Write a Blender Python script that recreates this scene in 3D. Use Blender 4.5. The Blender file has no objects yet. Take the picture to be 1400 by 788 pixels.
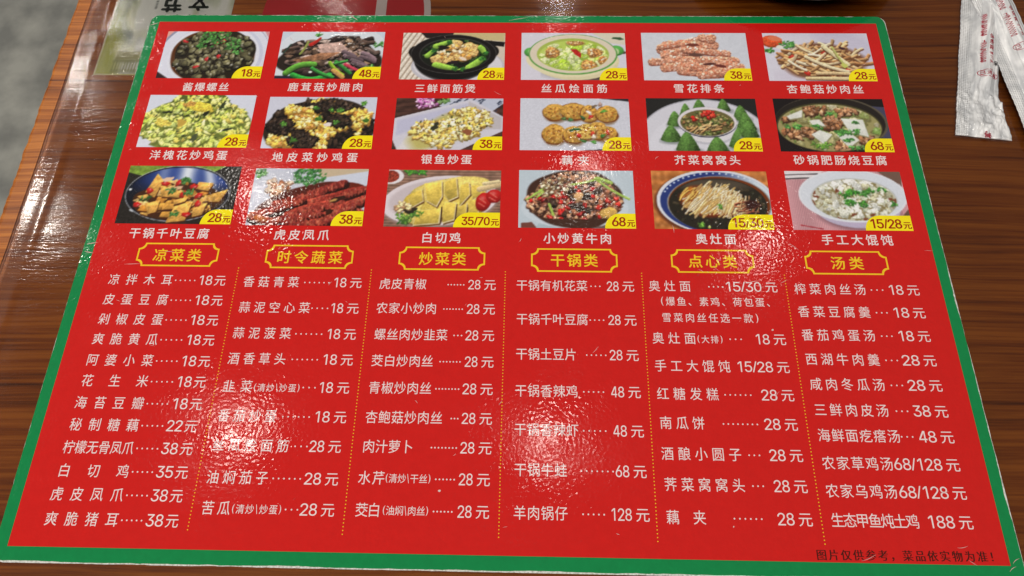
import bpy, math, random
import numpy as np
from mathutils import Matrix, Vector

# ------------------------------------------------------------------ camera, world, lamps, exposure
S = bpy.context.scene
COL = S.collection
MM = 0.001

cam_d = bpy.data.cameras.new('camera')
cam = bpy.data.objects.new('camera', cam_d)
COL.objects.link(cam)
Rwc = Matrix(((0.99968524, 0.01929255, -0.01603783),
              (-0.01126537, 0.91638125, 0.4001481),
              (0.02241664, -0.39984147, 0.91631015)))
cam.matrix_world = Matrix.Translation((9.476 * MM, -152.665 * MM, 297.82 * MM)) @ Rwc.transposed().to_4x4()
cam_d.sensor_width = 36.0
cam_d.lens = 950.0 / 1400.0 * 36.0
cam_d.clip_start = 0.01
cam_d.clip_end = 50.0
cam_d.dof.use_dof = False
S.camera = cam

W = bpy.data.worlds.new('World')
S.world = W
W.use_nodes = True
bg = W.node_tree.nodes['Background']
bg.inputs['Color'].default_value = (1.0, 0.95, 0.9, 1)
bg.inputs['Strength'].default_value = 0.17

S.view_settings.view_transform = 'Standard'
S.view_settings.look = 'None'
S.view_settings.exposure = 0.18
S.view_settings.gamma = 1.0
S.view_settings.use_curve_mapping = False


def area(name, loc, size, power, color=(1, 0.93, 0.84), shape='DISK', size_y=None, aim=None):
    d = bpy.data.lights.new(name, 'AREA')
    d.shape = shape
    d.size = size
    if size_y:
        d.size_y = size_y
    d.energy = power
    d.color = color
    o = bpy.data.objects.new(name, d)
    COL.objects.link(o)
    o.location = loc
    if aim is not None:
        o.rotation_euler = (Vector(aim) - Vector(loc)).to_track_quat('-Z', 'Y').to_euler()
    return o


# round ceiling downlights of the room, two metres and more above the table top
H = 2.2
LAMPS = [(-1.11, 1.33, 11, .13), (0.245, 1.46, 8, .12), (0.935, 1.12, 7, .12), (-1.04, 0.37, 11, .14), (0.09, 0.33, 7, .12),
         (-2.06, 1.28, 36, .13), (-2.10, 2.00, 24, .12), (-1.98, 2.37, 12, .12), (0.14, 2.50, 12, .12), (-0.93, 2.46, 12, .12)]
for lx, ly, p, sz in LAMPS:
    area('ceiling_downlight', (lx, ly, H), sz * .8, p * (0.13 if lx < -1.5 else 0.085))
# wide area light added for the milky reflection and brighter left side
area('added_soft_light', (-3.7, 2.3, 2.3), 3.2, 27, (1, 0.97, 0.93), 'RECTANGLE', 4.6)
# soft fill added behind the viewer, out of the reflections
area('added_soft_light', (-1.7, -2.0, 2.4), 2.4, 104, (1, 0.95, 0.88), 'RECTANGLE', 2.0, (0, 0, 0))

# ------------------------------------------------------------------ helpers


def lin(c):
    c = np.asarray(c, float) / 255.0
    return np.where(c <= 0.04045, c / 12.92, ((c + 0.055) / 1.055) ** 2.4)


def link(o, parent=None):
    COL.objects.link(o)
    if parent is not None:
        o.parent = parent
    return o


def empty(name, label, cat, loc=(0, 0, 0), rz=0.0, group=None):
    o = bpy.data.objects.new(name, None)
    o.empty_display_size = 0.01
    COL.objects.link(o)
    o.location = loc
    o.rotation_euler = (0, 0, rz)
    o['label'] = label
    o['category'] = cat
    if group:
        o['group'] = group
    return o


def mesh_obj(name, verts, faces, mat, parent=None, smooth=False):
    """verts in millimetres"""
    me = bpy.data.meshes.new(name)
    v = np.asarray(verts, float) * MM
    me.from_pydata(v.tolist(), [], faces)
    me.update()
    if mat:
        me.materials.append(mat)
    if smooth:
        me.polygons.foreach_set('use_smooth', [True] * len(me.polygons))
    return link(bpy.data.objects.new(name, me), parent)


class MB:
    """collects faces, in millimetres"""
    def __init__(self):
        self.v = []
        self.f = []

    def add(self, verts, faces):
        n = len(self.v)
        self.v += [tuple(p) for p in verts]
        self.f += [tuple(i + n for i in f) for f in faces]

    def quad(self, a, b, c, d):
        self.add([a, b, c, d], [(0, 1, 2, 3)])

    def disc(self, x, y, z, r, n=8):
        self.add([(x + r * math.cos(2 * math.pi * k / n), y + r * math.sin(2 * math.pi * k / n), z) for k in range(n)],
                 [tuple(range(n))])

    def build(self, name, mat, parent=None, smooth=False):
        return mesh_obj(name, self.v, self.f, mat, parent, smooth)


# ------------------------------------------------------------------ materials
def new_mat(name):
    m = bpy.data.materials.new(name)
    m.use_nodes = True
    nt = m.node_tree
    b = nt.nodes['Principled BSDF']
    return m, nt, b


def N(nt, t, **kw):
    n = nt.nodes.new(t)
    for k, v in kw.items():
        if k in n.inputs:
            n.inputs[k].default_value = v
        else:
            setattr(n, k, v)
    return n


def laminate_group():
    """the embossed, dented clear film over the whole menu: one relief in world position shared by all inks"""
    g = bpy.data.node_groups.new('laminate_relief', 'ShaderNodeTree')
    g.interface.new_socket('Normal', in_out='OUTPUT', socket_type='NodeSocketVector')
    g.interface.new_socket('Wear', in_out='OUTPUT', socket_type='NodeSocketFloat')
    out = g.nodes.new('NodeGroupOutput')
    geo = g.nodes.new('ShaderNodeNewGeometry')
    n1 = N(g, 'ShaderNodeTexNoise'); n1.inputs['Scale'].default_value = 700; n1.inputs['Detail'].default_value = 0.6
    n2 = N(g, 'ShaderNodeTexNoise'); n2.inputs['Scale'].default_value = 70; n2.inputs['Detail'].default_value = 1
    n3 = N(g, 'ShaderNodeTexNoise'); n3.inputs['Scale'].default_value = 12; n3.inputs['Detail'].default_value = 0
    for n in (n1, n2, n3):
        g.links.new(geo.outputs['Position'], n.inputs['Vector'])
    # amount of orange peel varies over the sheet
    mul = N(g, 'ShaderNodeMath', operation='MULTIPLY')
    g.links.new(n1.outputs['Fac'], mul.inputs[0]); n5 = N(g, 'ShaderNodeTexNoise'); n5.inputs['Scale'].default_value = 110; g.links.new(geo.outputs['Position'], n5.inputs['Vector'])
    m5 = N(g, 'ShaderNodeMapRange'); m5.inputs['From Min'].default_value = .35; m5.inputs['From Max'].default_value = .65; m5.inputs['To Min'].default_value = .45; m5.inputs['To Max'].default_value = 1.35
    g.links.new(n5.outputs['Fac'], m5.inputs['Value']); g.links.new(m5.outputs[0], mul.inputs[1])
    b1 = N(g, 'ShaderNodeBump'); b1.inputs['Strength'].default_value = 1.0; b1.inputs['Distance'].default_value = LAM_FINE
    g.links.new(mul.outputs[0], b1.inputs['Height'])
    b2 = N(g, 'ShaderNodeBump'); b2.inputs['Strength'].default_value = 1.0; b2.inputs['Distance'].default_value = LAM_MID
    g.links.new(n2.outputs['Fac'], b2.inputs['Height']); g.links.new(b1.outputs[0], b2.inputs['Normal'])
    b3 = N(g, 'ShaderNodeBump'); b3.inputs['Strength'].default_value = 1.0; b3.inputs['Distance'].default_value = LAM_BIG
    g.links.new(n3.outputs['Fac'], b3.inputs['Height']); g.links.new(b2.outputs[0], b3.inputs['Normal'])
    g.links.new(b3.outputs[0], out.inputs['Normal'])
    # small chips in the print
    v = N(g, 'ShaderNodeTexVoronoi'); v.inputs['Scale'].default_value = 75
    g.links.new(geo.outputs['Position'], v.inputs['Vector'])
    sep = N(g, 'ShaderNodeSeparateColor')
    g.links.new(v.outputs['Color'], sep.inputs[0])
    lt = N(g, 'ShaderNodeMath', operation='LESS_THAN'); lt.inputs[1].default_value = 0.05
    g.links.new(sep.outputs[0], lt.inputs[0])
    n4 = N(g, 'ShaderNodeTexNoise'); n4.inputs['Scale'].default_value = 1500
    g.links.new(geo.outputs['Position'], n4.inputs['Vector'])
    d = N(g, 'ShaderNodeMath', operation='ADD')
    sc = N(g, 'ShaderNodeMath', operation='MULTIPLY'); sc.inputs[1].default_value = 0.12
    g.links.new(n4.outputs['Fac'], sc.inputs[0])
    g.links.new(v.outputs['Distance'], d.inputs[0]); g.links.new(sc.outputs[0], d.inputs[1])
    l2 = N(g, 'ShaderNodeMath', operation='LESS_THAN'); l2.inputs[1].default_value = 0.095
    g.links.new(d.outputs[0], l2.inputs[0])
    m2 = N(g, 'ShaderNodeMath', operation='MULTIPLY')
    g.links.new(lt.outputs[0], m2.inputs[0]); g.links.new(l2.outputs[0], m2.inputs[1])
    g.links.new(m2.outputs[0], out.inputs['Wear'])
    return g


LAM_FINE, LAM_MID, LAM_BIG = 0.00006, 0.00001, 0.00009
LAM = laminate_group()


def smudge_group():
    """finger smears: the film's gloss varies in soft streaks"""
    g = bpy.data.node_groups.new('smudged_gloss', 'ShaderNodeTree')
    g.interface.new_socket('Roughness', in_out='OUTPUT', socket_type='NodeSocketFloat')
    out = g.nodes.new('NodeGroupOutput')
    geo = g.nodes.new('ShaderNodeNewGeometry')
    mp = N(g, 'ShaderNodeMapping'); mp.inputs['Rotation'].default_value = (0, 0, .6); mp.inputs['Scale'].default_value = (14, 34, 1)
    g.links.new(geo.outputs['Position'], mp.inputs['Vector'])
    n = N(g, 'ShaderNodeTexNoise'); n.inputs['Scale'].default_value = 1; n.inputs['Detail'].default_value = 4; n.inputs['Distortion'].default_value = .6
    g.links.new(mp.outputs[0], n.inputs['Vector'])
    mr = N(g, 'ShaderNodeMapRange'); mr.inputs['From Min'].default_value = .35; mr.inputs['From Max'].default_value = .7
    mr.inputs['To Min'].default_value = .05; mr.inputs['To Max'].default_value = .15
    g.links.new(n.outputs['Fac'], mr.inputs['Value']); g.links.new(mr.outputs[0], out.inputs[0])
    return g


SMUDGE = smudge_group()


def print_mat(name, color=None, attr=None, wear=True, mottle=0.05):
    m, nt, b = new_mat(name)
    g = nt.nodes.new('ShaderNodeGroup'); g.node_tree = LAM
    nt.links.new(g.outputs['Normal'], b.inputs['Normal'])
    g_ = nt.nodes.new('ShaderNodeGroup'); g_.node_tree = SMUDGE; nt.links.new(g_.outputs[0], b.inputs['Roughness'])
    b.inputs['Specular IOR Level'].default_value = 0.5
    if attr:
        a = N(nt, 'ShaderNodeAttribute'); a.attribute_name = attr
        src = a.outputs['Color']
    else:
        rgb = N(nt, 'ShaderNodeRGB'); rgb.outputs[0].default_value = (*lin(color), 1)
        geo = N(nt, 'ShaderNodeNewGeometry')
        nz = N(nt, 'ShaderNodeTexNoise'); nz.inputs['Scale'].default_value = 260; nz.inputs['Detail'].default_value = 4
        nt.links.new(geo.outputs['Position'], nz.inputs['Vector'])
        mr = N(nt, 'ShaderNodeMapRange'); mr.inputs['To Min'].default_value = 1 - mottle * 2; mr.inputs['To Max'].default_value = 1 + mottle * 2
        nt.links.new(nz.outputs['Fac'], mr.inputs['Value'])
        vm = N(nt, 'ShaderNodeVectorMath', operation='SCALE')
        nt.links.new(rgb.outputs[0], vm.inputs[0]); nt.links.new(mr.outputs[0], vm.inputs['Scale'])
        src = vm.outputs[0]
    if wear:
        mx = N(nt, 'ShaderNodeMix', data_type='RGBA')
        mx.inputs['B'].default_value = (0.75, 0.62, 0.58, 1)
        nt.links.new(g.outputs['Wear'], mx.inputs['Factor'])
        nt.links.new(src, mx.inputs['A'])
        src = mx.outputs['Result']
    nt.links.new(src, b.inputs['Base Color'])
    return m


M = {}
M['red'] = print_mat('red_ink', (210, 28, 24), mottle=0.04)
M['green'] = print_mat('green_ink', (14, 134, 72), mottle=0.06)
M['white'] = print_mat('white_ink', (242, 226, 226), wear=False)
M['yellow'] = print_mat('yellow_ink', (250, 205, 40), wear=False)
M['badge'] = print_mat('badge_yellow_ink', (255, 236, 24), wear=False)
M['pricered'] = print_mat('price_red_ink', (166, 36, 10), wear=False)
M['black'] = print_mat('black_ink', (72, 20, 12), wear=False)
M['photo'] = print_mat('photo_print', attr='print', wear=False)

m, nt, b = new_mat('worn_white_board')
nz = N(nt, 'ShaderNodeTexNoise'); nz.inputs['Scale'].default_value = 900
geo = N(nt, 'ShaderNodeNewGeometry'); nt.links.new(geo.outputs['Position'], nz.inputs['Vector'])
cr = N(nt, 'ShaderNodeValToRGB')
cr.color_ramp.elements[0].position = 0.3; cr.color_ramp.elements[0].color = (0.42, 0.41, 0.37, 1)
cr.color_ramp.elements[1].position = 0.62; cr.color_ramp.elements[1].color = (0.8, 0.8, 0.77, 1)
nt.links.new(nz.outputs['Fac'], cr.inputs['Fac']); nt.links.new(cr.outputs[0], b.inputs['Base Color'])
b.inputs['Roughness'].default_value = 0.8
M['board'] = m

m, nt, b = new_mat('film_scratch')
b.inputs['Base Color'].default_value = (0.8, 0.5, 0.48, 1); b.inputs['Roughness'].default_value = 0.35
M['scratch'] = m


def wood_mat(name, c_dark, c_mid, c_light, rough=0.35, bump=0.00005):
    m, nt, b = new_mat(name)
    geo = N(nt, 'ShaderNodeNewGeometry')
    # slight waver so the grain is not ruled
    wn = N(nt, 'ShaderNodeTexNoise'); wn.inputs['Scale'].default_value = 9; wn.inputs['Detail'].default_value = 2
    nt.links.new(geo.outputs['Position'], wn.inputs['Vector'])
    sub = N(nt, 'ShaderNodeVectorMath', operation='MULTIPLY_ADD')
    nt.links.new(wn.outputs['Color'], sub.inputs[0])
    sub.inputs[1].default_value = (0.0, 0.008, 0.0)
    nt.links.new(geo.outputs['Position'], sub.inputs[2])
    mp = N(nt, 'ShaderNodeMapping'); mp.inputs['Scale'].default_value = (4, 300, 40)
    mp.inputs['Rotation'].default_value = (0, 0, math.radians(1.2))
    nt.links.new(sub.outputs[0], mp.inputs['Vector'])
    n1 = N(nt, 'ShaderNodeTexNoise'); n1.inputs['Scale'].default_value = 1.0; n1.inputs['Detail'].default_value = 5; n1.inputs['Roughness'].default_value = 0.62
    nt.links.new(mp.outputs[0], n1.inputs['Vector'])
    mp2 = N(nt, 'ShaderNodeMapping'); mp2.inputs['Scale'].default_value = (26, 900, 100)
    nt.links.new(sub.outputs[0], mp2.inputs['Vector'])
    n2 = N(nt, 'ShaderNodeTexNoise'); n2.inputs['Scale'].default_value = 1.0; n2.inputs['Detail'].default_value = 3
    nt.links.new(mp2.outputs[0], n2.inputs['Vector'])
    n3 = N(nt, 'ShaderNodeTexNoise'); n3.inputs['Scale'].default_value = 14; n3.inputs['Detail'].default_value = 3
    nt.links.new(geo.outputs['Position'], n3.inputs['Vector'])
    a1 = N(nt, 'ShaderNodeMath', operation='MULTIPLY_ADD'); a1.inputs[1].default_value = 0.5
    nt.links.new(n2.outputs['Fac'], a1.inputs[0]); nt.links.new(n1.outputs['Fac'], a1.inputs[2])
    a2 = N(nt, 'ShaderNodeMath', operation='MULTIPLY_ADD'); a2.inputs[1].default_value = 0.22
    nt.links.new(n3.outputs['Fac'], a2.inputs[0]); nt.links.new(a1.outputs[0], a2.inputs[2])
    cr = N(nt, 'ShaderNodeValToRGB')
    e = cr.color_ramp.elements
    e[0].position = 0.60; e[0].color = (*lin(c_dark), 1)
    e[1].position = 1.06; e[1].color = (*lin(c_light), 1)
    k = e.new(0.80); k.color = (*lin(c_mid), 1)
    nt.links.new(a2.outputs[0], cr.inputs['Fac'])
    nt.links.new(cr.outputs[0], b.inputs['Base Color'])
    b.inputs['Roughness'].default_value = rough
    b.inputs['Specular IOR Level'].default_value = 0.25
    bp = N(nt, 'ShaderNodeBump'); bp.inputs['Distance'].default_value = bump
    nt.links.new(n2.outputs['Fac'], bp.inputs['Height']); nt.links.new(bp.outputs[0], b.inputs['Normal'])
    return m


M['wood'] = wood_mat('stained_pine_table', (92, 43, 5), (156, 80, 13), (188, 108, 30))
M['edgewood'] = wood_mat('varnished_edge_wood', (96, 46, 6), (158, 84, 18), (194, 116, 40), rough=0.3)

# clear vinyl sheet: transparent with a varying gloss
m, nt, b = new_mat('clear_vinyl_sheet')
nt.nodes.remove(b)
outn = nt.nodes['Material Output']
tr = N(nt, 'ShaderNodeBsdfTransparent'); tr.inputs['Color'].default_value = (0.97, 0.96, 0.955, 1)
gl = N(nt, 'ShaderNodeBsdfGlossy'); gl.inputs['Roughness'].default_value = 0.10
fr = N(nt, 'ShaderNodeFresnel'); fr.inputs['IOR'].default_value = 1.5
mx = N(nt, 'ShaderNodeMixShader')
geo = N(nt, 'ShaderNodeNewGeometry')
mp = N(nt, 'ShaderNodeMapping'); mp.inputs['Scale'].default_value = (140, 900, 200)
nt.links.new(geo.outputs['Position'], mp.inputs['Vector'])
n1 = N(nt, 'ShaderNodeTexNoise'); n1.inputs['Scale'].default_value = 1; n1.inputs['Detail'].default_value = 3
nt.links.new(mp.outputs[0], n1.inputs['Vector'])
n2 = N(nt, 'ShaderNodeTexNoise'); n2.inputs['Scale'].default_value = 45; n2.inputs['Detail'].default_value = 1
mp3 = N(nt, 'ShaderNodeMapping'); mp3.inputs['Scale'].default_value = (0.3, 1.2, 1)
nt.links.new(geo.outputs['Position'], mp3.inputs['Vector']); nt.links.new(mp3.outputs[0], n2.inputs['Vector'])
b1 = N(nt, 'ShaderNodeBump'); b1.inputs['Distance'].default_value = 0.00005
nt.links.new(n1.outputs['Fac'], b1.inputs['Height'])
b2 = N(nt, 'ShaderNodeBump'); b2.inputs['Distance'].default_value = 0.00030
nt.links.new(n2.outputs['Fac'], b2.inputs['Height']); nt.links.new(b1.outputs[0], b2.inputs['Normal'])
nt.links.new(b2.outputs[0], gl.inputs['Normal']); nt.links.new(b2.outputs[0], fr.inputs['Normal'])
nt.links.new(fr.outputs[0], mx.inputs[0]); nt.links.new(tr.outputs[0], mx.inputs[1]); nt.links.new(gl.outputs[0], mx.inputs[2])
nt.links.new(mx.outputs[0], outn.inputs['Surface'])
M['vinyl'] = m


def noise_mat(name, c0, c1, scale, rough, bump=0.0, bscale=None, detail=4, spec=0.5):
    m, nt, b = new_mat(name)
    geo = N(nt, 'ShaderNodeNewGeometry')
    nz = N(nt, 'ShaderNodeTexNoise'); nz.inputs['Scale'].default_value = scale; nz.inputs['Detail'].default_value = detail
    nt.links.new(geo.outputs['Position'], nz.inputs['Vector'])
    cr = N(nt, 'ShaderNodeValToRGB')
    cr.color_ramp.elements[0].position = 0.35; cr.color_ramp.elements[0].color = (*lin(c0), 1)
    cr.color_ramp.elements[1].position = 0.65; cr.color_ramp.elements[1].color = (*lin(c1), 1)
    nt.links.new(nz.outputs['Fac'], cr.inputs['Fac']); nt.links.new(cr.outputs[0], b.inputs['Base Color'])
    b.inputs['Roughness'].default_value = rough
    b.inputs['Specular IOR Level'].default_value = spec
    if bump:
        n2 = N(nt, 'ShaderNodeTexNoise'); n2.inputs['Scale'].default_value = bscale or scale; n2.inputs['Detail'].default_value = 2
        nt.links.new(geo.outputs['Position'], n2.inputs['Vector'])
        bp = N(nt, 'ShaderNodeBump'); bp.inputs['Distance'].default_value = bump
        nt.links.new(n2.outputs['Fac'], bp.inputs['Height']); nt.links.new(bp.outputs[0], b.inputs['Normal'])
    return m


M['floor'] = noise_mat('polished_concrete', (106, 107, 102), (148, 148, 140), 13, 0.45, detail=9)
M['flyer'] = print_mat('flyer_print', attr='print', wear=False)
M['sticker'] = noise_mat('red_sticker', (200, 28, 34), (208, 34, 40), 50, 0.4)
M['stickerwhite'] = noise_mat('sticker_white', (222, 214, 208), (232, 226, 220), 50, 0.4)
M['dark'] = noise_mat('dark_glazed_ware', (14, 10, 9), (22, 16, 14), 30, 0.12)
M['rim'] = noise_mat('pale_rim_glaze', (120, 112, 108), (150, 142, 138), 60, 0.3)
M['flyerink'] = noise_mat('dark_green_ink', (28, 52, 30), (34, 60, 36), 50, 0.4)
M['packink'] = noise_mat('crimson_pack_ink', (158, 30, 52), (176, 40, 62), 300, 0.35)
M['packblack'] = noise_mat('black_pack_ink', (30, 24, 24), (40, 34, 34), 300, 0.35)
M['film'] = noise_mat('white_plastic_film', (196, 198, 198), (214, 215, 214), 80, 0.2, 0.00025, 160)

# ------------------------------------------------------------------ lettering: one outline per character, reused
GLY = {}
# heavier weights are struck several times with a small offset
SMEAR = {'p': tuple((.032 * math.cos(a * math.pi / 3), .02 * math.sin(a * math.pi / 3)) for a in range(6)), 'b': ((0, 0), (-.016, 0), (.016, 0), (0, -.012), (0, .012)), 'x': ((0, 0), (-.045, 0), (.045, 0), (0, -.045), (0, .045))}


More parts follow.
